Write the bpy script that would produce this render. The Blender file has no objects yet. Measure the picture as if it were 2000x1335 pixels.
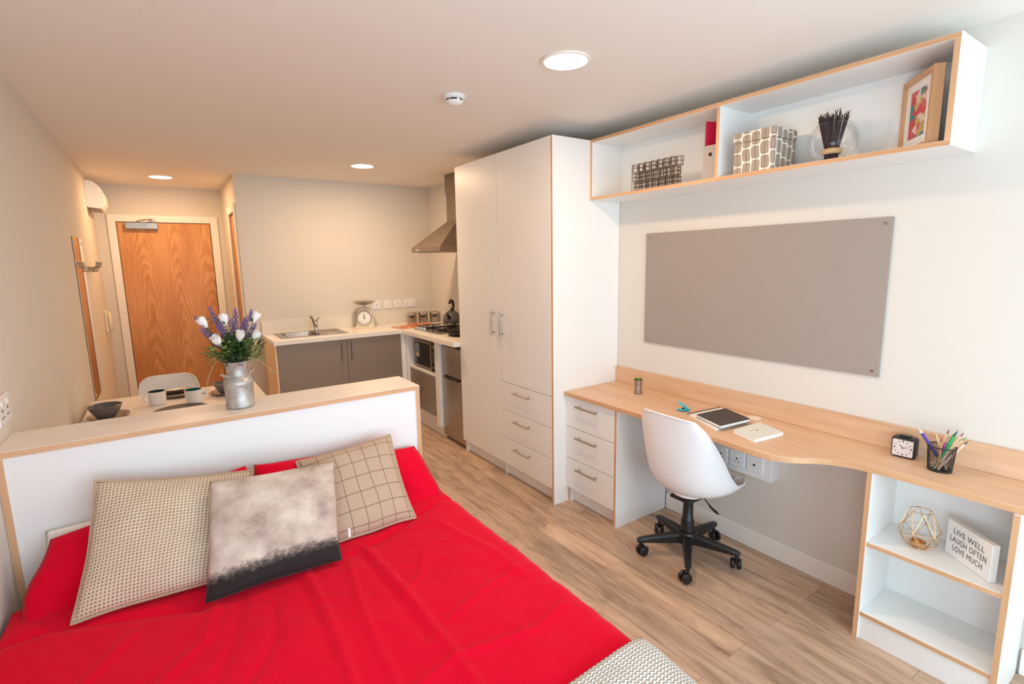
import bpy, bmesh, math, random
from mathutils import Vector, Matrix, noise
random.seed(7)
SC = bpy.context.scene
COL = SC.collection
PI = math.pi
# ------------------------------------------------------------------ camera
cam_data = bpy.data.cameras.new('camera')
cam_data.sensor_width = 36.0
cam_data.lens = 997.05 / 2000 * 36.0
cam_data.clip_start = 0.02
cam = bpy.data.objects.new('camera', cam_data)
COL.objects.link(cam)
SC.camera = cam
yaw, pit, rol = -0.5987, -0.1564, -0.0179
fw = Vector((-math.sin(yaw) * math.cos(pit), math.cos(yaw) * math.cos(pit), math.sin(pit)))
rt = Vector((math.cos(yaw), math.sin(yaw), 0))
up = rt.cross(fw)
r2 = rt * math.cos(rol) + up * math.sin(rol)
u2 = up * math.cos(rol) - rt * math.sin(rol)
mw = Matrix((r2, u2, -fw)).transposed().to_4x4()
mw.translation = (0.4502, -0.5537, 1.5453)
cam.matrix_world = mw
# ------------------------------------------------------------------ view and light
SC.view_settings.view_transform = 'Standard'
SC.view_settings.look = 'None'
SC.view_settings.gamma = 1
SC.view_settings.exposure = 0.10
SC.view_settings.use_curve_mapping = False
SC.cycles.max_bounces = 10
SC.cycles.diffuse_bounces = 6
W, H = 2.941, 2.347
wd = bpy.data.worlds.new('sky')
SC.world = wd
wd.use_nodes = True
wd.node_tree.nodes['Background'].inputs[0].default_value = (0.72, 0.85, 1.0, 1)
wd.node_tree.nodes['Background'].inputs[1].default_value = 1.0
LAMP_COL = (1.0, 0.67, 0.40)
DAY_COL = (0.66, 0.87, 1.0)
def daylight(loc, rot, sx, sy, watts):
    l = bpy.data.lights.new('daylight', 'AREA')
    l.shape = 'RECTANGLE'; l.size, l.size_y, l.energy, l.color = sx, sy, watts, DAY_COL
    o = bpy.data.objects.new('daylight', l); o.location = loc; o.rotation_euler = rot
    COL.objects.link(o)
daylight((1.47, -1.95, 1.15), (math.radians(93), 0, 0), 2.6, 1.9, 60)               # in through the end window
daylight((-.18, -.95, .82), (math.radians(68), 0, -PI / 2), 1.3, 1.15, 44)                   # from the added side window, to light the desk side from the left

# ------------------------------------------------------------------ helpers
def lin(c):
    return tuple(((v / 255) / 12.92 if v / 255 <= 0.04045 else ((v / 255 + 0.055) / 1.055) ** 2.4) for v in c) + (1,)

class M:
    """small wrapper that collects shapes in one bmesh"""
    def __init__(s):
        s.bm = bmesh.new()
    def _merge(s, t, mat=None):
        if mat is not None:
            t.transform(mat)
        me = bpy.data.meshes.new('tmp')
        t.to_mesh(me); t.free()
        s.bm.from_mesh(me)
        bpy.data.meshes.remove(me)
    def box(s, x0, x1, y0, y1, z0, z1, bev=0.0, edge=None, mat=None, seg=1):
        t = bmesh.new()
        bmesh.ops.create_cube(t, size=1)
        for v in t.verts:
            v.co = Vector((x0 + (v.co.x + .5) * (x1 - x0), y0 + (v.co.y + .5) * (y1 - y0), z0 + (v.co.z + .5) * (z1 - z0)))
        t.normal_update()
        if edge:
            for f in t.faces:
                for e in edge.split():
                    ax = 'xyz'.index(e[1]); sg = 1 if e[0] == '+' else -1
                    if f.normal[ax] * sg > .9: f.material_index = 1
        if bev:
            bmesh.ops.bevel(t, geom=t.edges[:], offset=bev, segments=seg, affect='EDGES', profile=.5)
        s._merge(t, mat)
        return s
    def prism(s, poly, z0, z1, bev=0.0, side_mat=0, mat=None):
        t = bmesh.new()
        a = [t.verts.new((x, y, z0)) for x, y in poly]
        b = [t.verts.new((x, y, z1)) for x, y in poly]
        n = len(poly)
        t.faces.new(a[::-1]); t.faces.new(b)
        for i in range(n):
            f = t.faces.new((a[i], a[(i + 1) % n], b[(i + 1) % n], b[i])); f.material_index = side_mat
        bmesh.ops.recalc_face_normals(t, faces=t.faces[:])
        if bev:
            bmesh.ops.bevel(t, geom=[e for e in t.edges if abs(e.verts[0].co.z - e.verts[1].co.z) < 1e-6], offset=bev, segments=2, affect='EDGES')
        s._merge(t, mat)
        return s
    def lathe(s, prof, c=(0, 0, 0), seg=40, mat=None):
        t = bmesh.new()
        rings = []
        for r, z in prof:
            if r < 1e-6:
                rings.append([t.verts.new((0, 0, z))])
            else:
                rings.append([t.verts.new((r * math.cos(2 * PI * i / seg), r * math.sin(2 * PI * i / seg), z)) for i in range(seg)])
        for a, b in zip(rings, rings[1:]):
            for i in range(seg):
                j = (i + 1) % seg
                if len(a) == 1 and len(b) == 1: continue
                if len(a) == 1: t.faces.new((a[0], b[j], b[i]))
                elif len(b) == 1: t.faces.new((a[i], a[j], b[0]))
                else: t.faces.new((a[i], a[j], b[j], b[i]))
        bmesh.ops.recalc_face_normals(t, faces=t.faces[:])
        m = Matrix.Translation(c)
        if mat is not None: m = mat @ m
        s._merge(t, m)
        return s
    def cyl(s, p0, p1, r0, r1=None, seg=20, bev=0):
        r1 = r0 if r1 is None else r1
        p0, p1 = Vector(p0), Vector(p1)
        L = (p1 - p0).length
        q = (p1 - p0).to_track_quat('Z', 'Y').to_matrix().to_4x4()
        q.translation = p0
        b = min(bev, r0 * .5, r1 * .5) if bev else 0
        prof = [(0, 0), (r0 - b, 0)] + ([(r0, b), (r1, L - b)] if b else [(r0, 0), (r1, L)] if 0 else [(r1, L)]) + ([(r1 - b, L)] if b else []) + [(0, L)]
        if not b: prof = [(0, 0), (r0, 0), (r1, L), (0, L)]
        return s.lathe(prof, seg=seg, mat=q)
    def tube(s, pts, r, seg=8, closed=False, flat=1.0):
        pts = [Vector(p) for p in pts]
        n = len(pts)
        rs = r if isinstance(r, (list, tuple)) else [r] * n
        t = bmesh.new()
        rings = []
        nrm = None
        for i, p in enumerate(pts):
            if closed: d = pts[(i + 1) % n] - pts[i - 1]
            else: d = pts[min(i + 1, n - 1)] - pts[max(i - 1, 0)]
            if d.length < 1e-9: d = Vector((0, 0, 1))
            d.normalize()
            if nrm is None:
                nrm = d.orthogonal().normalized() if abs(d.z) > .99 else Vector((0, 0, 1)).cross(d).normalized()
            nrm = (nrm - d * nrm.dot(d)).normalized()
            bn = d.cross(nrm)
            rings.append([t.verts.new(p + (nrm * math.cos(2 * PI * k / seg) + bn * math.sin(2 * PI * k / seg) * flat) * rs[i]) for k in range(seg)])
        m = n if closed else n - 1
        for i in range(m):
            a, b = rings[i], rings[(i + 1) % n]
            for k in range(seg):
                t.faces.new((a[k], a[(k + 1) % seg], b[(k + 1) % seg], b[k]))
        if not closed:
            t.faces.new(rings[0][::-1]); t.faces.new(rings[-1])
        bmesh.ops.recalc_face_normals(t, faces=t.faces[:])
        s._merge(t)
        return s
    def sphere(s, c, r, sc=(1, 1, 1), seg=20, mat=None):
        t = bmesh.new()
        bmesh.ops.create_uvsphere(t, u_segments=seg, v_segments=max(6, seg // 2), radius=r)
        m = Matrix.Translation(c) @ Matrix.Diagonal((*sc, 1))
        if mat is not None: m = mat @ m
        s._merge(t, m)
        return s
    def grid(s, fn, nu, nv, uv=True, closed_u=False):
        t = bmesh.new()
        vs = [[t.verts.new(fn(i / nu, j / nv)) for i in range(nu + 1)] for j in range(nv + 1)]
        for j in range(nv):
            for i in range(nu):
                t.faces.new((vs[j][i], vs[j][i + 1], vs[j + 1][i + 1], vs[j + 1][i]))
        if closed_u: bmesh.ops.remove_doubles(t, verts=t.verts[:], dist=1e-6)
        s._merge(t)
        return s

def root_loc(o):
    while o.parent: o = o.parent
    return Vector(o.location)

def obj(name, m, mats, parent=None, smooth=False, local=False, angle=40, shift=True):
    """link ONE mesh object; geometry is in world coordinates unless local"""
    bm = m.bm if isinstance(m, M) else m
    me = bpy.data.meshes.new(name)
    off = Vector((0, 0, 0))
    if parent is not None and not local:
        off = root_loc(parent)
    elif parent is None and shift and not local:
        xs = [v.co for v in bm.verts]
        off = Vector(((min(c.x for c in xs) + max(c.x for c in xs)) / 2, (min(c.y for c in xs) + max(c.y for c in xs)) / 2, min(c.z for c in xs)))
    if off.length: bm.transform(Matrix.Translation(-off))
    bm.to_mesh(me); bm.free()
    if not isinstance(mats, (list, tuple)): mats = [mats]
    for x in mats: me.materials.append(x)
    if smooth:
        me.polygons.foreach_set('use_smooth', [True] * len(me.polygons))
        if angle < 180: me.set_sharp_from_angle(angle=math.radians(angle))
    o = bpy.data.objects.new(name, me)
    COL.objects.link(o)
    if parent is not None: o.parent = parent
    else: o.location = off
    return o

def tag(o, label, cat, group=None, kind=None):
    o['label'] = label; o['category'] = cat
    if group: o['group'] = group
    if kind: o['kind'] = kind
    return o

def thing(name, label, cat, loc, rz=0.0, group=None):
    o = bpy.data.objects.new(name, None)
    o.empty_display_size = .05
    COL.objects.link(o)
    o.location = loc; o.rotation_euler = (0, 0, rz)
    return tag(o, label, cat, group, 'thing')

def struct(name, m, mats, label=None, parent=None, **k):
    o = obj(name, m, mats, parent, **k)
    if parent is None:
        o['kind'] = 'structure'
        if label: o['label'] = label; 
    return o

def copy_tree(o, parent=None):
    c = o.copy(); COL.objects.link(c)
    if parent is not None: c.parent = parent
    for ch in [x for x in o.children]: copy_tree(ch, c)
    return c

# ------------------------------------------------------------------ materials
def mat(name, col, rough=.5, metal=0.0, spec=.5, coat=0, sheen=0, emis=None, es=0, trans=0, bump=None, alpha=None, var=None):
    m = bpy.data.materials.new(name); m.use_nodes = True
    nt = m.node_tree; b = nt.nodes['Principled BSDF']
    b.inputs['Base Color'].default_value = col if len(col) == 4 else (*col, 1)
    b.inputs['Roughness'].default_value = rough
    b.inputs['Metallic'].default_value = metal
    b.inputs['Specular IOR Level'].default_value = spec
    b.inputs['Coat Weight'].default_value = coat
    b.inputs['Sheen Weight'].default_value = sheen
    b.inputs['Transmission Weight'].default_value = trans
    if emis: b.inputs['Emission Color'].default_value = (*emis, 1); b.inputs['Emission Strength'].default_value = es
    if var:      # (scale, amount): slight procedural variation of the colour
        tc = nt.nodes.new('ShaderNodeTexCoord'); n = nt.nodes.new('ShaderNodeTexNoise'); n.inputs['Scale'].default_value = var[0]
        n.inputs['Detail'].default_value = 4
        mx = nt.nodes.new('ShaderNodeMix'); mx.data_type = 'RGBA'
        c = b.inputs['Base Color'].default_value[:]
        mx.inputs[6].default_value = (*[v * (1 - var[1]) for v in c[:3]], 1); mx.inputs[7].default_value = (*[min(1, v * (1 + var[1])) for v in c[:3]], 1)
        nt.links.new(tc.outputs['Object'], n.inputs['Vector']); nt.links.new(n.outputs[0], mx.inputs[0]); nt.links.new(mx.outputs[2], b.inputs['Base Color'])
    if bump:     # (scale, strength)
        tc = nt.nodes.new('ShaderNodeTexCoord'); n = nt.nodes.new('ShaderNodeTexNoise'); n.inputs['Scale'].default_value = bump[0]
        n.inputs['Detail'].default_value = 3
        bp = nt.nodes.new('ShaderNodeBump'); bp.inputs['Strength'].default_value = bump[1]; bp.inputs['Distance'].default_value = .01
        nt.links.new(tc.outputs['Object'], n.inputs['Vector']); nt.links.new(n.outputs[0], bp.inputs['Height']); nt.links.new(bp.outputs[0], b.inputs['Normal'])
    return m

class NT:
    """node building sugar"""
    def __init__(s, name, rough=.5, spec=.5, metal=0):
        s.m = bpy.data.materials.new(name); s.m.use_nodes = True; s.t = s.m.node_tree; s.b = s.t.nodes['Principled BSDF']
        s.b.inputs['Roughness'].default_value = rough; s.b.inputs['Specular IOR Level'].default_value = spec; s.b.inputs['Metallic'].default_value = metal
    def n(s, kind, **k):
        nd = s.t.nodes.new('ShaderNode' + kind)
        for a, v in k.items(): setattr(nd, a, v)
        return nd
    def l(s, a, b): s.t.links.new(a, b)
    def coord(s, out='Object', scale=(1, 1, 1), rot=(0, 0, 0), loc=(0, 0, 0)):
        tc = s.n('TexCoord'); mp = s.n('Mapping'); mp.inputs['Scale'].default_value = scale; mp.inputs['Rotation'].default_value = rot; mp.inputs['Location'].default_value = loc
        s.l(tc.outputs[out], mp.inputs[0]); return mp.outputs[0]
    def noise(s, vec, scale, detail=4, rough=.5, dist=0):
        n = s.n('TexNoise'); n.inputs['Scale'].default_value = scale; n.inputs['Detail'].default_value = detail; n.inputs['Roughness'].default_value = rough; n.inputs['Distortion'].default_value = dist
        s.l(vec, n.inputs['Vector']); return n.outputs[0]
    def ramp(s, fac, stops):
        r = s.n('ValToRGB'); cr = r.color_ramp
        while len(cr.elements) < len(stops): cr.elements.new(.5)
        for e, (p, c) in zip(cr.elements, stops): e.position = p; e.color = c if len(c) == 4 else (*c, 1)
        s.l(fac, r.inputs[0]); return r.outputs[0]
    def math(s, op, a, b=None):
        m = s.n('Math', operation=op)
        for i, v in enumerate((a, b)):
            if v is None: continue
            if isinstance(v, (int, float)): m.inputs[i].default_value = v
            else: s.l(v, m.inputs[i])
        return m.outputs[0]
    def mix(s, fac, a, b, blend='MIX'):
        m = s.n('Mix', data_type='RGBA', blend_type=blend)
        for i, v in ((0, fac), (6, a), (7, b)):
            if isinstance(v, (int, float)): m.inputs[i].default_value = v
            elif isinstance(v, tuple): m.inputs[i].default_value = v if len(v) == 4 else (*v, 1)
            else: s.l(v, m.inputs[i])
        return m.outputs[2]
    def bump(s, h, st=.3, d=.01):
        b = s.n('Bump'); b.inputs['Strength'].default_value = st; b.inputs['Distance'].default_value = d
        s.l(h, b.inputs['Height']); s.l(b.outputs[0], s.b.inputs['Normal'])
    def col(s, c): s.l(c, s.b.inputs['Base Color']); return s.m

def wood(name, c0, c1, c2, axis='y', sc=1.0, rough=.45, fine=60, spec=.4):
    """straight-grained timber: noise stretched along the grain axis"""
    t = NT(name, rough, spec)
    st = {'x': (1.2, 14, 14), 'y': (14, 1.2, 14), 'z': (14, 14, 1.2)}[axis]
    v = t.coord('Object', tuple(a * sc for a in st))
    a = t.noise(v, 1.0, 6, .6, .6)
    st2 = {'x': (3, fine, fine), 'y': (fine, 3, fine), 'z': (fine, fine, 3)}[axis]
    v2 = t.coord('Object', st2)
    b = t.noise(v2, 1.0, 3, .6)
    f = t.math('ADD', t.math('MULTIPLY', a, .7), t.math('MULTIPLY', b, .3))
    t.bump(b, .06, .002)
    return t.col(t.ramp(f, [(.3, c0), (.5, c1), (.68, c2)]))

m_wall = mat('wall_paint', lin((223, 217, 208)), .85, spec=.2, bump=(180, .03))
m_ceil = mat('ceiling_paint', lin((244, 238, 231)), .9, spec=.15, bump=(150, .03))
m_white = mat('white_laminate', lin((240, 240, 238)), .38, spec=.45, var=(3, .01))
m_hbtop = mat('pale_laminate_top', lin((238, 228, 218)), .35, spec=.45, var=(3, .02))
m_gloss = mat('white_gloss_paint', lin((244, 240, 232)), .35, spec=.5, var=(4, .01))
m_plastic = mat('white_plastic', lin((240, 241, 242)), .3, spec=.5, var=(5, .01))
m_worktop = mat('white_worktop', lin((244, 240, 232)), .25, spec=.5, var=(8, .015))
m_edge = wood('oak_edge', lin((196, 146, 104)), lin((214, 168, 126)), lin((226, 184, 144)), 'z', 1, .5)
m_edgey = wood('oak_edge_long', lin((196, 146, 104)), lin((214, 168, 126)), lin((226, 184, 144)), 'y', 1, .5)
m_edgex = wood('oak_edge_cross', lin((196, 146, 104)), lin((214, 168, 126)), lin((226, 184, 144)), 'x', 1, .5)
m_desk = wood('oak_desk_laminate', lin((204, 160, 124)), lin((220, 180, 146)), lin((230, 194, 162)), 'y', .8, .42)
m_panel = wood('oak_end_panel', lin((226, 194, 156)), lin((234, 206, 172)), lin((240, 216, 184)), 'z', .8, .5)
m_grey = mat('grey_cupboard_foil', lin((143, 127, 112)), .35, spec=.5, var=(4, .02))
m_steel = mat('brushed_steel', lin((176, 170, 164)), .32, 1.0, var=(20, .05))
m_chrome = mat('polished_chrome', lin((215, 215, 215)), .12, 1.0, var=(20, .02))
m_dsteel = mat('satin_grey_steel', lin((178, 168, 158)), .38, .85, var=(10, .04))
m_hood = mat('hood_steel', lin((138, 122, 108)), .42, .6, var=(10, .04))
m_black = mat('black_plastic', lin((26, 26, 28)), .38, spec=.5, var=(10, .1))
m_dark = mat('dark_gap', lin((24, 22, 22)), .7, var=(10, .1))
m_glassblk = mat('black_glass', lin((14, 13, 13)), .08, spec=.6, var=(8, .1))
m_grille = mat('charcoal_ceramic', lin((96, 94, 96)), .3, spec=.5, var=(14, .05))
m_rose = mat('white_rose_petal', lin((240, 236, 232)), .7, var=(40, .03))
m_leaf = mat('dark_leaf', lin((60, 86, 44)), .55, var=(30, .35))
m_leafl = mat('lime_foliage', lin((150, 168, 92)), .6, var=(30, .2))
m_euca = mat('pale_eucalyptus', lin((170, 166, 128)), .6, var=(30, .15))
m_lav = mat('lavender_florets', lin((128, 100, 144)), .85, var=(60, .35))
m_gold = mat('copper_gold_wire', lin((226, 186, 142)), .35, 1.0, var=(20, .05))
m_bronze = mat('bronze_wire', lin((104, 78, 54)), .5, .6, var=(60, .25))
m_paper = mat('white_paper', lin((242, 242, 240)), .6, var=(10, .01))
m_cream = mat('cream_plastic', lin((236, 226, 204)), .4, var=(10, .01))

def make_floor():
    t = NT('oak_vinyl_planks', .42, .35)
    v = t.coord('Object', (1, 1, 1), (0, 0, PI / 2))
    br = t.n('TexBrick'); br.offset = .37; br.offset_frequency = 2
    br.inputs['Scale'].default_value = 1; br.inputs['Brick Width'].default_value = 1.22; br.inputs['Row Height'].default_value = .152
    br.inputs['Mortar Size'].default_value = .0012; br.inputs['Mortar Smooth'].default_value = .3; br.inputs['Bias'].default_value = 0
    br.inputs['Color1'].default_value = (0, 0, 0, 1); br.inputs['Color2'].default_value = (1, 1, 1, 1); br.inputs['Mortar'].default_value = (.5, .5, .5, 1)
    t.l(v, br.inputs['Vector'])
    # per-plank shift of the grain
    tc = t.n('TexCoord'); sx = t.n('SeparateXYZ'); t.l(tc.outputs['Object'], sx.inputs[0])
    cmb = t.n('CombineXYZ'); t.l(t.math('MULTIPLY', sx.outputs[0], 11), cmb.inputs[0]); t.l(t.math('MULTIPLY', sx.outputs[1], 1.3), cmb.inputs[1]); t.l(t.math('MULTIPLY', br.outputs[0], 7.0), cmb.inputs[2])
    g = t.noise(cmb.outputs[0], 1.0, 7, .62, 1.2)
    cm2 = t.n('CombineXYZ'); t.l(t.math('MULTIPLY', sx.outputs[0], 70), cm2.inputs[0]); t.l(t.math('MULTIPLY', sx.outputs[1], 4), cm2.inputs[1]); t.l(t.math('MULTIPLY', br.outputs[0], 7.0), cm2.inputs[2])
    g2 = t.noise(cm2.outputs[0], 1.0, 4, .6)
    f = t.math('ADD', t.math('MULTIPLY', g, .72), t.math('MULTIPLY', g2, .28))
    c = t.ramp(f, [(.28, lin((122, 98, 82))), (.40, lin((168, 141, 119))), (.52, lin((200, 171, 146))), (.66, lin((216, 190, 166))), (.8, lin((188, 162, 142)))])
    tint = t.ramp(br.outputs[0], [(0, (.86, .85, .85)), (.5, (1.0, 1.0, 1.0)), (1, (1.1, 1.07, 1.03))])
    c = t.mix(1.0, c, tint, 'MULTIPLY')
    c = t.mix(t.math('MULTIPLY', br.outputs[1], .55), c, lin((92, 70, 54)))
    kn = t.ramp(t.noise(t.coord('Object', (5, 2.2, 1)), 1.0, 5, .65, 1.5), [(.36, (.80, .79, .78)), (.5, (1, 1, 1)), (.7, (1.06, 1.04, 1.02))])
    c = t.mix(1.0, c, kn, 'MULTIPLY')
    t.bump(t.math('SUBTRACT', g2, t.math('MULTIPLY', br.outputs[1], 1.5)), .12, .002)
    return t.col(c)
m_floor = make_floor()

def make_door_mat():
    t = NT('cherry_veneer_door', .4, .4)
    tc = t.n('TexCoord'); sx = t.n('SeparateXYZ'); t.l(tc.outputs['Object'], sx.inputs[0])
    # cathedral figure: repeated leaves of veneer, warped parabolas
    u = t.math('SUBTRACT', t.math('FRACT', t.math('MULTIPLY', t.math('ADD', sx.outputs[0], 0.05), 3.7)), .5)
    u2 = t.math('MULTIPLY', t.math('MULTIPLY', u, u), 2.6)
    vn = t.coord('Object', (3.2, 3.2, .8)); ns = t.noise(vn, 1.0, 4, .55)
    w = t.math('ADD', t.math('ADD', t.math('MULTIPLY', sx.outputs[2], .55), u2), t.math('MULTIPLY', ns, .85))
    b = t.math('SINE', t.math('MULTIPLY', w, 62))
    vf = t.coord('Object', (90, 90, 3)); fine = t.noise(vf, 1.0, 3, .6)
    vb = t.coord('Object', (5, 5, 1.1)); big = t.noise(vb, 1.0, 3, .5)
    f = t.math('ADD', t.math('ADD', t.math('MULTIPLY', b, .07), t.math('MULTIPLY', fine, .35)), t.math('MULTIPLY', big, .5))
    t.bump(fine, .05, .002)
    return t.col(t.ramp(f, [(.25, lin((180, 116, 62))), (.42, lin((208, 145, 86))), (.6, lin((226, 170, 112)))]))
m_door = make_door_mat()

def make_red():
    t = NT('red_cotton', .9, .06)
    t.b.inputs['Sheen Weight'].default_value = .2; t.b.inputs['Sheen Roughness'].default_value = .4
    t.b.inputs['Sheen Tint'].default_value = (1, .4, .45, 1)
    v = t.coord('Object', (1, 1, 1)); a = t.noise(v, 9, 4, .6, .8); f = t.noise(v, 420, 2, .5)
    t.bump(t.math('ADD', a, t.math('MULTIPLY', f, .12)), .25, .012)
    c = t.mix(t.noise(v, 300, 2), lin((212, 6, 38)), lin((226, 12, 50)))
    return t.col(c)
m_red = make_red()
m_linen = mat('white_bed_linen', lin((236, 230, 224)), .85, spec=.15, bump=(60, .1))

def cushion_knit():
    t = NT('beige_dogtooth_weave', .9, .15)
    v = t.coord('UV', (1, 1, 1)); sx = t.n('SeparateXYZ'); t.l(v, sx.inputs[0])
    a = t.math('SINE', t.math('MULTIPLY', sx.outputs[0], 2 * PI * 44)); b = t.math('SINE', t.math('MULTIPLY', sx.outputs[1], 2 * PI * 40))
    p = t.math('MULTIPLY', t.math('ADD', a, 1), t.math('ADD', b, 1))
    p = t.math('MULTIPLY', p, .25)
    t.bump(p, .5, .004)
    nz = t.noise(v, 6, 3)
    base = t.mix(nz, lin((206, 186, 160)), lin((226, 210, 190)))
    d = t.ramp(p, [(.3, (0, 0, 0)), (.5, (1, 1, 1))])
    return t.col(t.mix(t.math('MULTIPLY', d, .74), base, lin((122, 98, 78))))
def cushion_hide():
    t = NT('cow_hide', .75, .25)
    t.b.inputs['Sheen Weight'].default_value = .08
    v = t.coord('UV', (1, 1, 1)); sx = t.n('SeparateXYZ'); t.l(v, sx.inputs[0])
    n1 = t.noise(v, 3.2, 5, .6); n2 = t.noise(v, 26, 5, .7); 
    c = t.ramp(n1, [(.3, lin((152, 132, 124))), (.47, lin((194, 176, 164))), (.62, lin((218, 204, 192)))])
    # dark edge along one side of the hide
    h = t.math('ADD', sx.outputs[1], t.math('MULTIPLY', t.math('SUBTRACT', n2, .5), .16))
    h = t.math('ADD', h, t.math('MULTIPLY', t.math('SUBTRACT', sx.outputs[0], .4), -.03))
    k = t.ramp(h, [(.12, (1, 1, 1)), (.165, (.8, .8, .8)), (.22, (0, 0, 0))])
    vf = t.coord('UV', (220, 30, 1)); t.bump(t.noise(vf, 1, 3), .3, .003)
    return t.col(t.mix(k, c, lin((38, 32, 31))))
def cushion_check():
    t = NT('windowpane_tweed', .9, .15)
    v = t.coord('UV', (1, 1, 1)); sx = t.n('SeparateXYZ'); t.l(v, sx.inputs[0])
    def line(o, k, off):
        fr = t.math('FRACT', t.math('ADD', t.math('MULTIPLY', o, k), off))
        return t.math('LESS_THAN', t.math('ABSOLUTE', t.math('SUBTRACT', fr, .5)), .025)
    g = t.math('MAXIMUM', line(sx.outputs[0], 6.6, .3), line(sx.outputs[1], 6.0, .1))
    nz = t.noise(t.coord('UV', (1, 1, 1)), 90, 4, .7)
    base = t.mix(nz, lin((158, 132, 112)), lin((214, 190, 168)))
    t.bump(nz, .2, .003)
    return t.col(t.mix(t.math('MULTIPLY', g, .75), base, lin((104, 76, 62))))
def throw_mat():
    t = NT('cream_knitted_wool', .95, .1)
    sx = t.n('SeparateXYZ'); t.l(t.coord('UV', (1, 1, 1)), sx.inputs[0])
    a = t.math('SINE', t.math('MULTIPLY', sx.outputs[0], 2 * PI * 75)); b = t.math('SINE', t.math('ADD', t.math('MULTIPLY', sx.outputs[1], 2 * PI * 110), t.math('MULTIPLY', a, 1.2)))
    p = t.math('ADD', t.math('MULTIPLY', a, .6), t.math('MULTIPLY', b, .4))
    t.bump(p, 1.0, .006)
    return t.col(t.ramp(p, [(.0, lin((232, 224, 212))), (.35, lin((250, 248, 244)))]))
def box_pattern():
    t = NT('leaf_print_card', .6, .3)
    sx = t.n('SeparateXYZ'); t.l(t.coord('Object'), sx.inputs[0])
    u = t.math('MULTIPLY', t.math('ADD', t.math('ADD', sx.outputs[0], sx.outputs[1]), t.math('MULTIPLY', t.math('SINE', t.math('MULTIPLY', sx.outputs[2], 48)), .003)), 1 / .043)
    cf = t.math('FLOOR', u); wn = t.n('TexWhiteNoise', noise_dimensions='1D'); t.l(cf, wn.inputs['W'])
    v = t.math('ADD', t.math('MULTIPLY', sx.outputs[2], 1 / .060), t.math('MULTIPLY', wn.outputs[0], 3.0))
    a = t.math('SUBTRACT', t.math('MULTIPLY', t.math('FRACT', u), 2), 1); b = t.math('SUBTRACT', t.math('MULTIPLY', t.math('FRACT', v), 2), 1)
    p = t.math('ADD', t.math('POWER', t.math('ABSOLUTE', a), 3.2), t.math('POWER', t.math('ABSOLUTE', b), 5))
    inside = t.math('LESS_THAN', p, .62); rim = t.math('GREATER_THAN', p, .48)
    vein = t.math('LESS_THAN', t.math('ABSOLUTE', a), .05)
    wv = t.math('SINE', t.math('MULTIPLY', t.math('ADD', sx.outputs[2], t.math('MULTIPLY', t.noise(t.coord('Object'), 40, 2), .006)), 1500))
    g = t.mix(t.math('GREATER_THAN', wv, .4), lin((182, 168, 152)), lin((140, 124, 110)))
    g = t.mix(t.math('MAXIMUM', rim, vein), g, lin((96, 84, 76)))
    return t.col(t.mix(inside, lin((242, 232, 218)), g))
def board_mat():
    t = NT('taupe_felt_board', .95, .1)
    v = t.coord('Object'); n = t.noise(v, 500, 2, .6)
    t.bump(n, .25, .002)
    return t.col(t.mix(n, lin((150, 138, 130)), lin((176, 164, 156))))
m_knit, m_hide, m_check, m_throw, m_boxp, m_board = cushion_knit(), cushion_hide(), cushion_check(), throw_mat(), box_pattern(), board_mat()

def glass_mat(name, tint=(1, 1, 1), clear=.9):
    t = NT(name, .02); nt = t.t
    tr = t.n('BsdfTransparent'); tr.inputs[0].default_value = (*tint, 1)
    gl = t.n('BsdfGlossy'); gl.inputs['Roughness'].default_value = .03
    lw = t.n('LayerWeight'); lw.inputs[0].default_value = .25
    mx = t.n('MixShader'); f = t.math('ADD', t.math('MULTIPLY', lw.outputs['Fresnel'], .35), max(0, 1 - clear - .08))
    t.l(f, mx.inputs[0]); t.l(tr.outputs[0], mx.inputs[1]); t.l(gl.outputs[0], mx.inputs[2])
    t.l(mx.outputs[0], nt.nodes['Material Output'].inputs[0])
    return t.m
m_glass = glass_mat('clear_glass')
m_pane = glass_mat('window_glass', clear=.93)
m_mirror = mat('mirror_glass', (.8, .8, .8), .02, 1.0, var=(5, .01))
# ================================================================== THE ROOM
YF, YD, YK, XC = -1.75, 5.806, 4.661, 1.073
struct('floor', M().box(-.1, W + .1, YF - .1, YD + .12, -.06, 0), m_floor, 'light brown oak plank floor', shift=False)
struct('ceiling', M().box(-.1, W + .1, YF - .1, YD + .12, H, H + .06), m_ceil, 'plain white ceiling', shift=False)
struct('wall_left', M().box(-.1, 0, -.30, YD + .1, 0, H).box(-.1, 0, YF, -1.60, 0, H).box(-.1, 0, -1.60, -.30, 0, .2).box(-.1, 0, -1.60, -.30, 2.1, H), m_wall, 'plain off-white wall on the left', shift=False)
struct('wall_right', M().box(W, W + .1, YF, YK + .1, 0, H), m_wall, 'plain off-white wall behind the desk', shift=False)
struct('wall_kitchen', M().box(XC, W, YK, YK + .1, 0, H), m_wall, 'off-white wall behind the sink', shift=False)
struct('wall_corridor', M().box(XC + .07, XC + .1, YK + .1, 5.19, 0, 2.04).box(XC, XC + .1, 5.19, YD, 0, H).box(XC, XC + .1, YK + .1, 5.19, 2.04, H), m_wall, 'right wall of the entrance corridor', shift=False)  # first box: unseen slab added behind the side door leaf against light leaks
struct('wall_back', M().box(.10, 1.0, YD + .07, YD + .1, 0, 2.1).box(0, .15, YD, YD + .1, 0, H).box(.955, XC + .1, YD, YD + .1, 0, H).box(.15, .955, YD, YD + .1, 2.0, H), m_wall, 'wall around the entrance door', shift=False)  # starts with an unseen slab, added to stop sky light round the leaf
WX0, WX1, WZ0, WZ1 = .12, 2.82, .20, 2.18
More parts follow.
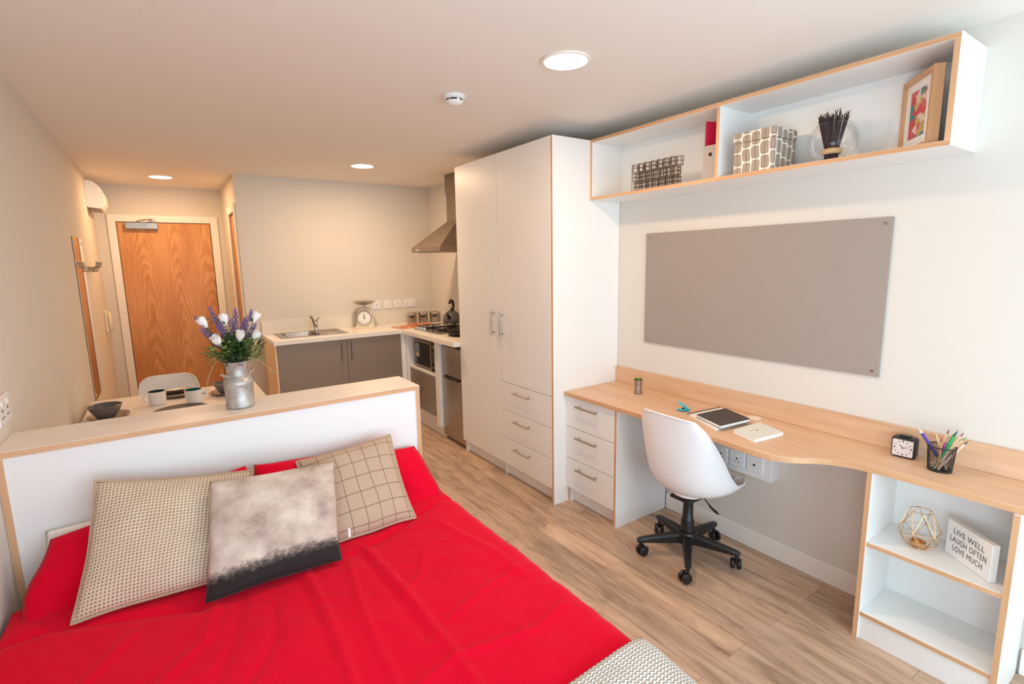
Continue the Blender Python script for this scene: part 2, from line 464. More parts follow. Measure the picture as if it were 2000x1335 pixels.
struct('wall_front', M().box(0, WX0, YF - .1, YF, 0, H).box(WX1, W, YF - .1, YF, 0, H).box(WX0, WX1, YF - .1, YF, 0, WZ0).box(WX0, WX1, YF - .1, YF, WZ1, H), m_wall, 'window wall', shift=False)
win = struct('window_1', M().box(WX0, WX1, YF - .07, YF - .02, WZ0, WZ0 + .05).box(WX0, WX1, YF - .07, YF - .02, WZ1 - .05, WZ1)
             .box(WX0, WX0 + .05, YF - .07, YF - .02, WZ0 + .05, WZ1 - .05).box(WX1 - .05, WX1, YF - .07, YF - .02, WZ0 + .05, WZ1 - .05)
             .box(1.475, 1.525, YF - .07, YF - .02, WZ0 + .05, WZ1 - .05), m_gloss, 'white framed window', shift=False)
struct('window_pane', M().box(WX0 + .05, 1.475, YF - .05, YF - .04, WZ0 + .05, WZ1 - .05).box(1.525, WX1 - .05, YF - .05, YF - .04, WZ0 + .05, WZ1 - .05), m_pane, parent=win)
added_win2 = struct('added_window_2', M().box(-.07, -.02, -1.6, -.30, .2, .25).box(-.07, -.02, -1.6, -.30, 2.05, 2.1).box(-.07, -.02, -1.6, -1.55, .25, 2.05).box(-.07, -.02, -.35, -.30, .25, 2.05), m_gloss, 'unseen white framed side window, added for light from the left', shift=False)  # unseen window, added so that light reaches the desk side
struct('window_pane', M().box(-.05, -.04, -1.55, -.35, .25, 2.05), m_pane, parent=added_win2)
# skirtings
def skirt(name, *b): struct(name, M().box(*b, bev=.003), m_gloss, 'white skirting board', shift=False)
skirt('baseboard_left', 0, .014, YF, YD, 0, .1)
skirt('baseboard_right', W - .014, W, .232, 1.398, 0, .1)
skirt('baseboard_front', W - .014, W, YF, -.215, 0, .1)
skirt('baseboard_corridor', XC - .014, XC, 5.27, YD, 0, .1)
skirt('baseboard_kitchen', XC, 1.18, YK - .014, YK, 0, .1)
# entrance door
d1 = struct('door_1', M().box(.16, .944, YD - .006, YD + .036, .008, 1.99, .002), m_door, 'cherry veneer entrance door', shift=False)
obj('hinge', M().cyl((.153, YD - .012, 1.66), (.153, YD - .012, 1.76), .007).cyl((.153, YD - .012, .24), (.153, YD - .012, .34), .007), m_steel, d1, smooth=True)
obj('door_handle', M().cyl((.89, YD - .006, 1.0), (.89, YD - .02, 1.0), .026).tube([(.89, YD - .02, 1.0), (.89, YD - .055, 1.0), (.87, YD - .06, 1.0), (.77, YD - .06, 1.0)], .009), m_steel, d1, smooth=True)
struct('trim_1', M().box(.09, .155, YD - .02, YD, 0, 2.063, .003).box(.95, 1.02, YD - .02, YD, 0, 2.063, .003).box(.155, .95, YD - .02, YD, 1.995, 2.063, .003), m_gloss, 'white architrave of the entrance door', shift=False)
cl = thing('door_closer', 'silver overhead closer at the top of the wooden entrance door', 'door closer', (.36, YD - .035, 1.92))
obj('closer_body', M().box(.227, .49, YD - .062, YD - .007, 1.925, 1.988, .004), m_steel, cl)
obj('closer_arm', M().tube([(.33, YD - .04, 1.99), (.33, YD - .05, 2.003), (.40, YD - .16, 2.008), (.45, YD - .03, 2.02)], .006).box(.42, .48, YD - .034, YD - .021, 2.005, 2.035), m_dsteel, cl, smooth=True)
# corridor side door
d2 = struct('door_2', M().box(XC + .012, XC + .05, 4.775, 5.185, .008, 2.032, .002), m_door, 'wooden side door in the corridor', shift=False)
obj('hinge', M().cyl((XC + .008, 4.782, 1.76), (XC + .008, 4.782, 1.86), .007), m_steel, d2, smooth=True)
struct('trim_2', M().box(XC - .015, XC, 4.70, 4.775, 0, 2.105, .003).box(XC - .015, XC, 5.185, 5.26, 0, 2.105, .003).box(XC - .015, XC, 4.775, 5.185, 2.035, 2.105, .003), m_gloss, 'white architrave of the side door', shift=False)

# ================================================================== LAMPS, CEILING
def downlight(x, y, label, power=10.0, col=LAMP_COL):
    t = thing('downlight', label, 'ceiling light', (x, y, H), group='recessed ceiling downlights')
    obj('trim_ring', M().lathe([(.088, -.001), (.096, -.001), (.1, -.004), (.098, -.008), (.088, -.009), (.086, -.004)], (x, y, H)), m_gloss, t, smooth=True)
    dm = mat('lamp_diffuser', (1, .95, .88, 1), .5, emis=(1.0, .86, .68), es=9)
    obj('diffuser', M().lathe([(0, -.004), (.088, -.004), (.088, -.002), (0, -.002)], (x, y, H)), dm, t)
    l = bpy.data.lights.new('downlight_lamp', 'AREA'); l.shape = 'DISK'; l.size = .16; l.energy = power; l.color = col
    lo = bpy.data.objects.new('downlight_lamp', l); lo.location = (0, 0, -.012); lo.parent = t; COL.objects.link(lo)
downlight(1.897, 1.145, 'large round ceiling downlight nearest the shelf and desk', 11.5)
downlight(1.922, 3.745, 'round ceiling downlight over the kitchen area', 15.5)
downlight(.551, 5.1, 'round ceiling downlight in the entrance corridor', 10.0, (1.0, .62, .31))
sd = thing('smoke_detector', 'white domed smoke detector on the ceiling', 'smoke detector', (1.726, 1.779, H))
obj('base', M().lathe([(0, 0), (.052, 0), (.054, -.004), (.053, -.014), (.046, -.018), (0, -.018)], (1.726, 1.779, H)), m_plastic, sd, smooth=True)
obj('vent_ring', M().lathe([(.03, -.018), (.039, -.018), (.039, -.028), (.03, -.028)], (1.726, 1.779, H)), m_dark, sd, smooth=True)
obj('cap', M().lathe([(0, -.024), (.043, -.026), (.041, -.032), (.028, -.042), (.012, -.045), (0, -.045)], (1.726, 1.779, H))
    .box(1.720, 1.732, 1.737, 1.745, H - .03, H - .017).box(1.69, 1.698, 1.76, 1.77, H - .03, H - .017).box(1.755, 1.763, 1.76, 1.77, H - .03, H - .017), m_plastic, sd, smooth=True)

# ================================================================== HEADBOARD UNIT
YH0, YH1, XH, ZH = 1.4576, 1.687, 1.332, 1.023
hb = thing('headboard_unit', 'white half-height headboard cabinet with oak edging behind the red bed', 'headboard', (XH / 2, 1.57, 0))
obj('front_panel', M().box(.02, XH - .02, YH0 + .004, YH0 + .022, .02, ZH - .021), m_white, hb)
obj('back_panel', M().box(.02, XH - .02, YH1 - .02, YH1 - .002, .02, ZH - .021), m_white, hb)
for x0 in (.001, XH - .02):
    obj('side_panel', M().box(x0, x0 + .019, YH0, YH1, 0, ZH - .02, .0008, edge='-y'), [m_white, m_edge], hb)
obj('top_panel', M().box(.001, XH, YH0 - .001, YH1 + .001, ZH - .02, ZH, .001, edge='-y +x +y'), [m_hbtop, m_edgex], hb)

# ================================================================== HANDLES
def bar_handle(parent, p0, p1, out=.026, r=.0055, material=None, ax='x'):
    p0, p1 = Vector(p0), Vector(p1)
    d = (p1 - p0).normalized()
    m = M().cyl(p0, p1, r, seg=12)
    o_ = Vector((out, 0, 0)) if ax == 'x' else Vector((0, out, 0))
    for q in (p0 + d * .02, p1 - d * .02):
        m.cyl(q, q + o_, r * .8, seg=10)
    return obj('handle', m, material or m_steel, parent, smooth=True)

# ================================================================== WARDROBE
XW, Y0, YG, Y1, ZT = 2.3855, 1.838, 2.441, 3.020, 2.258
wr = thing('wardrobe', 'tall white double wardrobe with three drawers and thin oak edging', 'wardrobe', (2.66, 2.43, 0))
obj('side_panel', M().box(XW, W - .002, Y0, Y0 + .018, 0, ZT, .0006, edge='-x'), [m_white, m_edge], wr)
obj('side_panel', M().box(XW + .019, W - .002, Y1 - .018, Y1, 0, ZT, edge='-x'), [m_white, m_edge], wr)
obj('divider_panel', M().box(XW + .034, W - .002, YG - .009, YG + .009, 0, ZT - .019), [m_white, m_edge], wr)
obj('top_panel', M().box(XW + .019, W - .002, Y0 + .018, Y1 - .018, ZT - .018, ZT), m_white, wr)
obj('bottom_panel', M().box(XW + .019, W - .004, Y0 + .018, YG - .009, .102, .12).box(XW + .019, W - .004, YG + .009, Y1 - .018, .102, .12), m_white, wr)
obj('plinth', M().box(XW + .05, XW + .066, Y0 + .018, YG - .009, .002, .102).box(XW + .05, XW + .066, YG + .009, Y1 - .018, .002, .102), m_white, wr)
dr = obj('door', M().box(XW, XW + .018, YG + .0025, Y1, .103, ZT, .0012), m_white, wr)
bar_handle(dr, (XW - .028, YG + .055, 1.03), (XW - .028, YG + .055, 1.205))
dr = obj('door', M().box(XW, XW + .018, Y0 + .0195, YG - .0025, .710, ZT, .0012), m_white, wr)
bar_handle(dr, (XW - .028, YG - .058, 1.03), (XW - .028, YG - .058, 1.20))
for z0, z1 in ((.506, .706), (.304, .502), (.103, .300)):
    dr = obj('drawer', M().box(XW, XW + .018, Y0 + .0195, YG - .0015, z0, z1, .0012), m_white, wr)
    zc = z1 - .052
    bar_handle(dr, (XW - .028, 2.07, zc), (XW - .028, 2.255, zc))

# ================================================================== DESK, PEDESTAL, LOW SHELVES
XP, YP = 2.486, 1.4005
pd = thing('desk_pedestal', 'white three-drawer pedestal under the far end of the desk, beside the wardrobe', 'drawer unit', (2.71, 1.62, 0))
obj('side_panel', M().box(XP, W - .016, YP, YP + .018, 0, .7105, .0006, edge='-x'), [m_white, m_edge], pd)
obj('side_panel', M().box(XP + .019, W - .016, Y0 - .019, Y0 - .001, 0, .7105, edge='-x'), [m_white, m_edge], pd)
obj('plinth', M().box(XP + .05, XP + .066, YP + .018, Y0 - .019, .002, .102), m_white, pd)
obj('base_panel', M().box(XP + .02, W - .02, YP + .018, Y0 - .019, .103, .12), m_white, pd)
for z0, z1 in ((.513, .709), (.308, .509), (.104, .304)):
    dr = obj('drawer', M().box(XP, XP + .018, YP + .0195, Y0 - .001, z0, z1, .0012), m_white, pd)
    zc = z1 - .048
    bar_handle(dr, (XP - .028, 1.54, zc), (XP - .028, 1.725, zc))

ZD = .736
ctrl = [(2.4683, 1.836), (2.470, 1.2), (2.472, .86), (2.466, .74), (2.455, .63), (2.453, .56), (2.462, .505), (2.492, .452), (2.535, .41), (2.577, .373), (2.612, .325), (2.634, .275), (2.645, .22), (2.651, .16), (2.655, .06), (2.657, -.1), (2.657, -.222)]
def crom(P, n):
    out = []
    for i in range(len(P) - 1):
        p0, p1, p2, p3 = P[max(i - 1, 0)], P[i], P[i + 1], P[min(i + 2, len(P) - 1)]
        for k in range(n):
            t = k / n
            out.append(tuple(.5 * (2 * p1[j] + (p2[j] - p0[j]) * t + (2 * p0[j] - 5 * p1[j] + 4 * p2[j] - p3[j]) * t * t + (3 * p1[j] - p0[j] - 3 * p2[j] + p3[j]) * t ** 3) for j in range(len(p1))))
    out.append(tuple(P[-1])); return out
fr = crom(ctrl, 4)
poly = fr + [(W - .001, -.222), (W - .001, 1.836)]
dk = thing('desk', 'long oak-effect desk top with a curved front edge and raised back strip', 'desk', (2.7, .8, .711))
obj('desk_top', M().prism(poly, ZD - .025, ZD, bev=.002, side_mat=1), [m_desk, m_edgey], dk)
obj('upstand', M().box(W - .019, W - .001, -.222, 1.836, ZD + .0005, .841, .0012), m_desk, dk)

XS, YL, YR = 2.648, .227, -.209
su = thing('low_shelf_unit', 'white open two-shelf unit with oak edges under the near end of the desk', 'shelf unit', (2.79, 0, 0))
for ya in (YL - .018, YR):
    obj('side_panel', M().box(XS, W - .016, ya, ya + .018, 0, .7105, .0006, edge='-x'), [m_white, m_edge], su)
for z in (.4238, .1216):
    obj('shelf', M().box(XS + .004, W - .03, YR + .018, YL - .018, z - .018, z, .0006, edge='-x'), [m_white, m_edgey], su)
obj('back_panel', M().box(W - .03, W - .018, YR + .018, YL - .018, .1, .7105), m_white, su)
obj('plinth', M().box(XS + .012, XS + .028, YR + .018, YL - .018, .001, .1035), m_white, su)

# ================================================================== HIGH SHELF
XS2, ZS0, ZS1, YSR = 2.680, 1.905, 2.2585, .0902
ws = thing('wall_shelf', 'long white open wall cabinet with oak edging high above the desk', 'wall shelf', (2.81, .96, 1.905))
for z in (ZS0, ZS1 - .018):
    obj('shelf', M().box(XS2, W - .001, YSR, Y0 - .001, z, z + .018, .0006, edge='-x'), [m_white, m_edgey], ws)
for y in (YSR, .962, Y0 - .0185):
    obj('upright', M().box(XS2, W - .001, y, y + .018, ZS0 + .018, ZS1 - .018, .0006, edge='-x'), [m_white, m_edge], ws)
obj('side_cover', M().box(XS2 + .001, W - .001, YSR - .002, YSR, ZS0, ZS1), m_white, ws)
obj('back_panel', M().box(W - .012, W - .001, YSR + .018, Y0 - .019, ZS0 + .018, ZS1 - .018), m_white, ws)
ZSH = ZS0 + .018

# ================================================================== NOTICE BOARD
nb = thing('notice_board', 'large taupe felt pinboard fixed to the wall above the desk', 'notice board', (W - .006, .96, 1.03))
obj('board', M().box(W - .012, W - .0005, .3188, 1.6039, 1.0307, 1.6975, .001), m_board, nb)
for y in (.345, 1.578):
    for z in (1.055, 1.673):
        obj('screw_cap', M().cyl((W - .0118, y, z), (W - .0155, y, z), .006, .005, 16), m_steel, nb, smooth=True)

# ================================================================== POWER TRUNKING UNDER DESK
tr = thing('socket_trunking', 'white boxed run of double sockets on the wall under the desk', 'sockets', (2.9, .9, .42))
obj('trunk', M().box(2.868, W - .001, .715, 1.30, .425, .575, .003), m_plastic, tr)
def socket_plate(parent, face, y, z, w=.146, h=.086, n=2):
    """British switched socket plate facing -x; y, z is its centre"""
    p = obj('socket_plate', M().box(face - .012, face - .0005, y - w / 2, y + w / 2, z - h / 2, z + h / 2, .003), m_plastic, parent)
    for k in range(n):
        yc = y + (k - (n - 1) / 2) * w * .46
        obj('pin_holes', M().box(face - .0135, face - .0118, yc - .004, yc + .004, z - .002, z + .006).box(face - .0135, face - .0118, yc - .014, yc - .008, z - .018, z - .014).box(face - .0135, face - .0118, yc + .008, yc + .014, z - .018, z - .014), m_dark, p)
        obj('switch', M().box(face - .016, face - .0118, yc - .006, yc + .006, z + .014, z + .030, .001), m_gloss, p)
for yy, w, n in ((1.2, .14, 2), (1.02, .14, 2), (.895, .086, 1), (.80, .086, 1)):
    if n == 1 and yy < .85:
        p = obj('socket_plate', M().box(2.8565, 2.8675, yy - .043, yy + .043, .457, .543, .003), m_plastic, tr)
        obj('aerial_hole', M().cyl((2.8565, yy, .497), (2.855, yy, .497), .006), m_dark, p)
    else: socket_plate(tr, 2.868, yy, .5, w, .086, n)

# wall socket beside the headboard, on the left wall
ls = thing('wall_socket', 'white double socket on the left wall beside the headboard', 'socket', (.006, 1.63, 1.07))
obj('socket_plate', M().box(.0005, .011, 1.545, 1.69, 1.075, 1.16, .003), m_plastic, ls)
for yc in (1.585, 1.65):
    obj('pin_holes', M().box(.0105, .0122, yc - .003, yc + .003, 1.115, 1.123).box(.0105, .0122, yc - .014, yc - .008, 1.096, 1.100).box(.0105, .0122, yc + .008, yc + .014, 1.096, 1.100), m_dark, ls)
    obj('switch', M().box(.0105, .0145, yc - .006, yc + .006, 1.132, 1.148, .001), m_gloss, ls)

# ================================================================== BED
bd = thing('bed', 'double bed with a white mattress under the red duvet', 'bed', (.64, .45, 0))
obj('bed_base', M().box(.02, 1.25, -.52, 1.44, .06, .30, .01), m_linen, bd)
obj('mattress', M().box(.015, 1.26, -.53, 1.45, .305, .535, .035, seg=4), m_linen, bd, smooth=True)
for x in (.1, 1.15):
    for y in (-.4, 1.3):
        obj('leg', M().cyl((x, y, 0), (x, y, .06), .03), m_black, bd, smooth=True)

folds = [([(.731, 1.014), (.735, .827), (.731, .668), (.721, .52), (.70, .3)], .009, .007), ([(.705, 1.0), (.708, .8), (.70, .6)], .008, -.004),
         ([(.93, 1.044), (.937, .852), (.946, .699), (.946, .41), (.95, .2)], .010, .008), ([(.905, 1.0), (.91, .8), (.92, .55)], .010, -.005),
         ([(.858, .982), (.824, .788), (.805, .587), (.80, .4)], .008, .006), ([(.0, 1.13), (.1, 1.15), (.25, 1.10), (.45, 1.02)], .012, -.006),
         ([(1.31, 1.22), (1.174, 1.15), (1.0, 1.07), (.882, 1.028)], .010, -.007), ([(.996, .562), (1.165, .625), (1.27, .642)], .007, .004),
         ([(.5, 1.049), (.45, .863), (.372, .771), (.25, .60)], .009, .006), ([(.56, 1.03), (.52, .83), (.45, .66)], .009, -.005),
         ([(1.279, .433), (1.162, .396), (.958, .436), (.75, .40)], .008, .005), ([(1.1, .95), (1.02, .80), (.93, .72)], .007, .004),
         ([(.3, 1.0), (.2, .85), (.12, .80)], .01, .005), ([(1.2, 1.05), (1.26, .8), (1.28, .6)], .012, .004), ([(.62, .9), (.60, .75), (.50, .60), (.46, .45)], .008, -.005)]
def seg_d(px, py, a, b):
    ax, ay = a; bx, by = b
    vx, vy = bx - ax, by - ay
    t = max(0, min(1, ((px - ax) * vx + (py - ay) * vy) / (vx * vx + vy * vy)))
    return math.hypot(px - ax - t * vx, py - ay - t * vy)
def duvet_h(x, y):
    z = 0
    for pl, w, a in folds:
        d = min(seg_d(x, y, p, q) for p, q in zip(pl, pl[1:]))
        w2 = w * 1.5
        if d < w2 * 3: z += a * 1.25 * math.exp(-(d / w2) ** 2)
    z += .009 * noise.noise(Vector((x * 3.1, y * 2.3, 1))) + .004 * noise.noise(Vector((x * 9 + y * 4, y * 6, 4))) + .0022 * (1 - abs(noise.noise(Vector((x * 5 + y * 3, y * 5 - x * 2, 9))) * 2)) ** 6 + .0012 * noise.noise(Vector((x * 30, y * 24, 7)))
    return z
def duvet_pt(s, v):
    y = 1.345 + .055 * min(1, max(0, (s - .8) / .2)) - v * (1.345 + .56)
    L = 1.285
    a = s * 1.72
    if a < L:
        x = .014 + a; z = .606; nx, nz = 0, 1
        if x < .05: z += -.3 * (.05 - x) ** 2 * 20
    elif a < L + .08:
        t = (a - L) / .08; an = t * PI / 2 * .93
        x = .014 + L + .072 * math.sin(an); z = .606 - .072 + .072 * math.cos(an)
        nx, nz = math.sin(an), math.cos(an)
    else:
        t = a - L - .08
        x = .014 + L + .072 + .10 * t + .012 * math.sin(y * 13) * min(1, t * 5); z = .606 - .072 - t * .95
        nx, nz = 1, 0
    h = duvet_h(min(x, 1.3), y)
    e = 1.345 - y
    if e < .04 and a < L: z -= .05 * (1 - max(0, e) / .04) ** 2
    return Vector((x + nx * h, y, z + nz * h))
tag(obj('duvet', M().grid(lambda s, v: duvet_pt(s, v), 250, 270), m_red, smooth=True, angle=180), 'bright red cotton duvet spread over the bed', 'duvet')
dv = bpy.data.objects['duvet']
so = dv.modifiers.new('thickness', 'SOLIDIFY'); so.thickness = .022; so.offset = 1

def pillow(name, P00, P10, P01, P11, tf, tb, pinch, material, parent=None, n=44, wr=.006, seed=0, piping=None):
    P00, P10, P01, P11 = map(Vector, (P00, P10, P01, P11))
    bm = bmesh.new(); uvl = bm.loops.layers.uv.new('UVMap')
    N = (P10 - P00).cross(P01 - P00).normalized()
    def base(u, v):
        uu, vv = 2 * u - 1, 2 * v - 1
        k = 1 - pinch * (1 - vv * vv) * abs(uu) ** 3
        l = 1 - pinch * (1 - uu * uu) * abs(vv) ** 3
        u2, v2 = .5 + .5 * uu * k, .5 + .5 * vv * l
        q = (P00 * (1 - u2) + P10 * u2) * (1 - v2) + (P01 * (1 - u2) + P11 * u2) * v2
        return q + noise.noise_vector(q * 7 + Vector((seed * 3, 0, 0))) * wr * 1.1
    def th(u, v):
        uu, vv = abs(2 * u - 1), abs(2 * v - 1)
        return max(0, (1 - uu ** 2.6)) ** .55 * max(0, (1 - vv ** 2.6)) ** .55
    grids = []
    for side, T in ((1, tf), (-1, tb)):
        g = []
        for j in range(n + 1):
            row = []
            for i in range(n + 1):
                if side == -1 and (i in (0, n) or j in (0, n)):
                    row.append(grids[0][j][i]); continue
                u, v = i / n, j / n
                p = base(u, v)
                t = th(u, v)
                w = noise.noise(p * 9 + Vector((seed, side, 0))) * wr + noise.noise(p * 22 + Vector((seed, side, 3))) * wr * .4
                row.append(bm.verts.new(p + N * side * (T * t + (w if 0 < t else 0) * min(1, t * 2))))
            g.append(row)
        grids.append(g)
    for g, side in zip(grids, (1, -1)):
        for j in range(n):
            for i in range(n):
                q = [(j, i), (j, i + 1), (j + 1, i + 1), (j + 1, i)]
                if side == -1: q = q[::-1]
                try: f = bm.faces.new([g[a][b] for a, b in q])
                except ValueError: continue
                for lp, (a, b) in zip(f.loops, q): lp[uvl].uv = (b / n, a / n)
    edge = [grids[0][0][i].co.copy() for i in range(n)] + [grids[0][j][n].co.copy() for j in range(n)] + [grids[0][n][i].co.copy() for i in range(n, 0, -1)] + [grids[0][j][0].co.copy() for j in range(n, 0, -1)]
    cen = sum(edge, Vector()) / len(edge)
    o = obj(name, bm, material, parent, smooth=True, angle=180)
    if piping:
        t = M().tube(edge, .0045, 6, closed=True)
        t.bm.transform(Matrix.Translation(-root_loc(o)))
        obj('piping', t, piping, o, smooth=True, local=True)
    return o
# pillows
tag(pillow('pillow', (.06, 1.385, .565), (.62, 1.385, .565), (.085, 1.437, .765), (.58, 1.44, .79), .03, .012, .03, m_linen, seed=1), 'white pillow at the headboard, behind the left red pillow', 'pillow')
tag(pillow('red_pillow', (.058, 1.215, .60), (.655, 1.235, .60), (.10, 1.385, .762), (.63, 1.425, .842), .04, .015, -.03, m_red, seed=2, wr=.02), 'red pillow at the left, behind the beige woven cushion', 'pillow', 'red pillows against the headboard')
tag(pillow('red_pillow', (.672, 1.235, .60), (1.315, 1.235, .598), (.664, 1.425, .842), (1.285, 1.432, .772), .04, .015, -.02, m_red, seed=3, wr=.02), 'red pillow at the right, behind the checked cushion', 'pillow', 'red pillows against the headboard')
mp = mat('beige_piping', lin((186, 162, 138)), .9, var=(30, .1))
tag(pillow('cushion', (.163, 1.13, .612), (.575, 1.10, .612), (.228, 1.365, .915), (.655, 1.365, .84), .055, .018, .06, m_knit, seed=4, piping=mp), 'beige dogtooth woven cushion, leftmost on the red bed', 'cushion', 'cushions on the bed')
cb = tag(pillow('cushion', (.462, 1.005, .618), (.838, .995, .618), (.516, 1.25, .875), (.900, 1.25, .852), .05, .02, .035, m_hide, seed=5), 'mottled grey-beige cowhide cushion with a dark lower edge, in the middle', 'cushion', 'cushions on the bed')
cc = tag(pillow('cushion', (.80, 1.11, .606), (1.148, 1.13, .606), (.795, 1.375, .828), (1.152, 1.375, .862), .05, .018, .05, m_check, seed=6, piping=mp), 'brown windowpane check tweed cushion, rightmost on the bed', 'cushion', 'cushions on the bed')
obj('care_tag', M().box(.885, .893, 1.078, 1.080, .640, .672), m_paper, cc)

def throw_pt(s, v):
    y = .212 - v * .76 + .01 * math.sin(s * 9)
    a = s * 1.62; L = 1.09; x0 = .2
    if a < L: x, z, nx, nz = x0 + a, .624, 0, 1
    elif a < L + .12:
        t = (a - L) / .12; an = t * 1.15
        x = x0 + L + .1 * math.sin(an); z = .624 - .1 + .1 * math.cos(an); nx, nz = math.sin(an), math.cos(an)
    else:
        t = a - L - .12; x = x0 + L + .091 + .36 * t; z = .624 - .06 - t * .93; nx, nz = .93, .36
    h = .012 * noise.noise(Vector((x * 5, y * 5, z * 4))) + .006 * noise.noise(Vector((x * 14, y * 14, z * 9)))
    return Vector((x + nx * h, y, z + nz * h))
tb = bmesh.new()
nu, nv = 150, 80
uvl = tb.loops.layers.uv.new('UVMap')
vs = [[tb.verts.new(throw_pt(i / nu, j / nv)) for i in range(nu + 1)] for j in range(nv + 1)]
for j in range(nv):
    for i in range(nu):
        f = tb.faces.new((vs[j][i], vs[j + 1][i], vs[j + 1][i + 1], vs[j][i + 1]))
        for lp, (a, b) in zip(f.loops, ((j, i), (j + 1, i), (j + 1, i + 1), (j, i + 1))): lp[uvl].uv = (b / nu * 1.6, a / nv * .76)
th = tag(obj('throw', tb, m_throw, smooth=True, angle=180), 'cream chunky knitted throw over the foot corner of the bed', 'blanket')
so = th.modifiers.new('thickness', 'SOLIDIFY'); so.thickness = .016; so.offset = 0
# ================================================================== SWIVEL CHAIR
CX, CY, CR = 2.60, .996, 0.0
sc_ = thing('swivel_chair', 'white moulded swivel chair with a black five-star base at the desk', 'chair', (CX, CY, 0), CR)
prof = [(.235, .400), (.225, .412), (.195, .405), (.12, .378), (.04, .362), (-.05, .364), (-.115, .385), (-.158, .44), (-.178, .52), (-.190, .60), (-.198, .68), (-.204, .745), (-.210, .800)]
half = [.130, .165, .188, .208, .218, .224, .226, .224, .222, .216, .204, .184, .148]
rise = [.020, .022, .035, .055, .07, .078, .085, .075, .05, .03, .014, .004, -.008]
wrap = [-.045, -.02, .0, .04, .085, .12, .15, .155, .14, .115, .082, .052, .028]
PR = crom([(a[0], a[1], b, c, d) for a, b, c, d in zip(prof, half, rise, wrap)], 4)
def shell_pt(u, v):
    k = v * (len(PR) - 1); i = min(int(k), len(PR) - 2); t = k - i
    f, z, hw, rs, wp = [PR[i][j] * (1 - t) + PR[i + 1][j] * t for j in range(5)]
    s = 2 * u - 1
    e = abs(s) ** 2.1
    return Vector((f + wp * e, hw * math.sin(s * PI / 2 * .92) / math.sin(PI / 2 * .92), z + rs * e))
sh = obj('seat_shell', M().grid(shell_pt, 40, 56), m_plastic, sc_, smooth=True, local=True, angle=180)
so = sh.modifiers.new('thickness', 'SOLIDIFY'); so.thickness = .006; so.offset = 0
rim = [shell_pt(1, k / 40) for k in range(41)] + [shell_pt(1 - k / 20, 1) for k in range(1, 21)] + [shell_pt(0, 1 - k / 40) for k in range(1, 41)] + [shell_pt(k / 20, 0) for k in range(1, 20)]
obj('rim', M().tube(rim, .0055, 8, closed=True), m_plastic, sc_, smooth=True, local=True, angle=180)
obj('under_boss', M().lathe([(0, .335), (.06, .335), (.085, .350), (.09, .372), (0, .372)]), m_plastic, sc_, smooth=True, local=True)
obj('mount_plate', M().box(-.075, .075, -.06, .06, .322, .338, .003).cyl((0, 0, .308), (0, 0, .324), .03), m_black, sc_, smooth=True, local=True)
obj('gas_rod', M().cyl((0, 0, .25), (0, 0, .324), .013), m_chrome, sc_, smooth=True, local=True)
obj('column', M().lathe([(0, .07), (.034, .07), (.034, .19), (.031, .20), (.031, .205), (.027, .21), (.0245, .308), (.018, .31), (0, .31)]), m_black, sc_, smooth=True, local=True)
obj('lever', M().tube([(.0, -.05, .33), (.02, -.066, .347), (.07, -.076, .287)], .0035).tube([(.07, -.076, .287), (.080, -.078, .272), (.112, -.082, .243), (.130, -.086, .225)], [.006, .010, .014, .010], 12, flat=.5), m_black, sc_, smooth=True, local=True)
hub = obj('hub', M().lathe([(0, .072), (.045, .072), (.05, .08), (.05, .128), (.044, .136), (0, .136)]), m_black, sc_, smooth=True, local=True)
for k in range(5):
    a = math.radians(2 + 72 * k) - CR
    c, s = math.cos(a), math.sin(a)
    R_ = Matrix.Rotation(a, 4, 'Z')
    m = M()
    t = bmesh.new()
    rings = []
    for x, hw, z0, z1 in ((.03, .026, .078, .128), (.12, .021, .078, .119), (.20, .017, .078, .108), (.245, .016, .078, .101), (.262, .012, .080, .096)):
        rings.append([t.verts.new((x, -hw, z0)), t.verts.new((x, -hw, z1 - .010)), t.verts.new((x, -hw * .6, z1)), t.verts.new((x, hw * .6, z1)), t.verts.new((x, hw, z1 - .010)), t.verts.new((x, hw, z0))])
    for p, q in zip(rings, rings[1:]):
        for i in range(6): t.faces.new((p[i], p[(i + 1) % 6], q[(i + 1) % 6], q[i]))
    t.faces.new(rings[0]); t.faces.new(rings[-1][::-1])
    bmesh.ops.recalc_face_normals(t, faces=t.faces[:])
    m._merge(t, R_)
    lg = obj('leg', m, m_black, sc_, smooth=True, local=True, angle=30)
    sw = a + [1.1, -.6, .5, 2.2, -1.3][k]
    K = Matrix.Translation((.245 * c, .245 * s, 0)) @ Matrix.Rotation(sw, 4, 'Z')
    cm = M()
    for sy in (-1, 1):
        q = K @ Matrix.Translation((-.014, sy * .006, .027)) @ Matrix.Rotation(-sy * PI / 2, 4, 'X')
        cm.lathe([(0, 0), (.022, 0), (.0268, .003), (.0268, .014), (.022, .019), (.012, .020), (0, .020)], seg=24, mat=q)
    cm.box(-.018, .004, -.006, .006, .03, .066, .003, mat=K)
    cm.cyl((.245 * c, .245 * s, .05), (.245 * c, .245 * s, .082), .008)
    obj('caster', cm, m_black, lg, smooth=True, local=True)

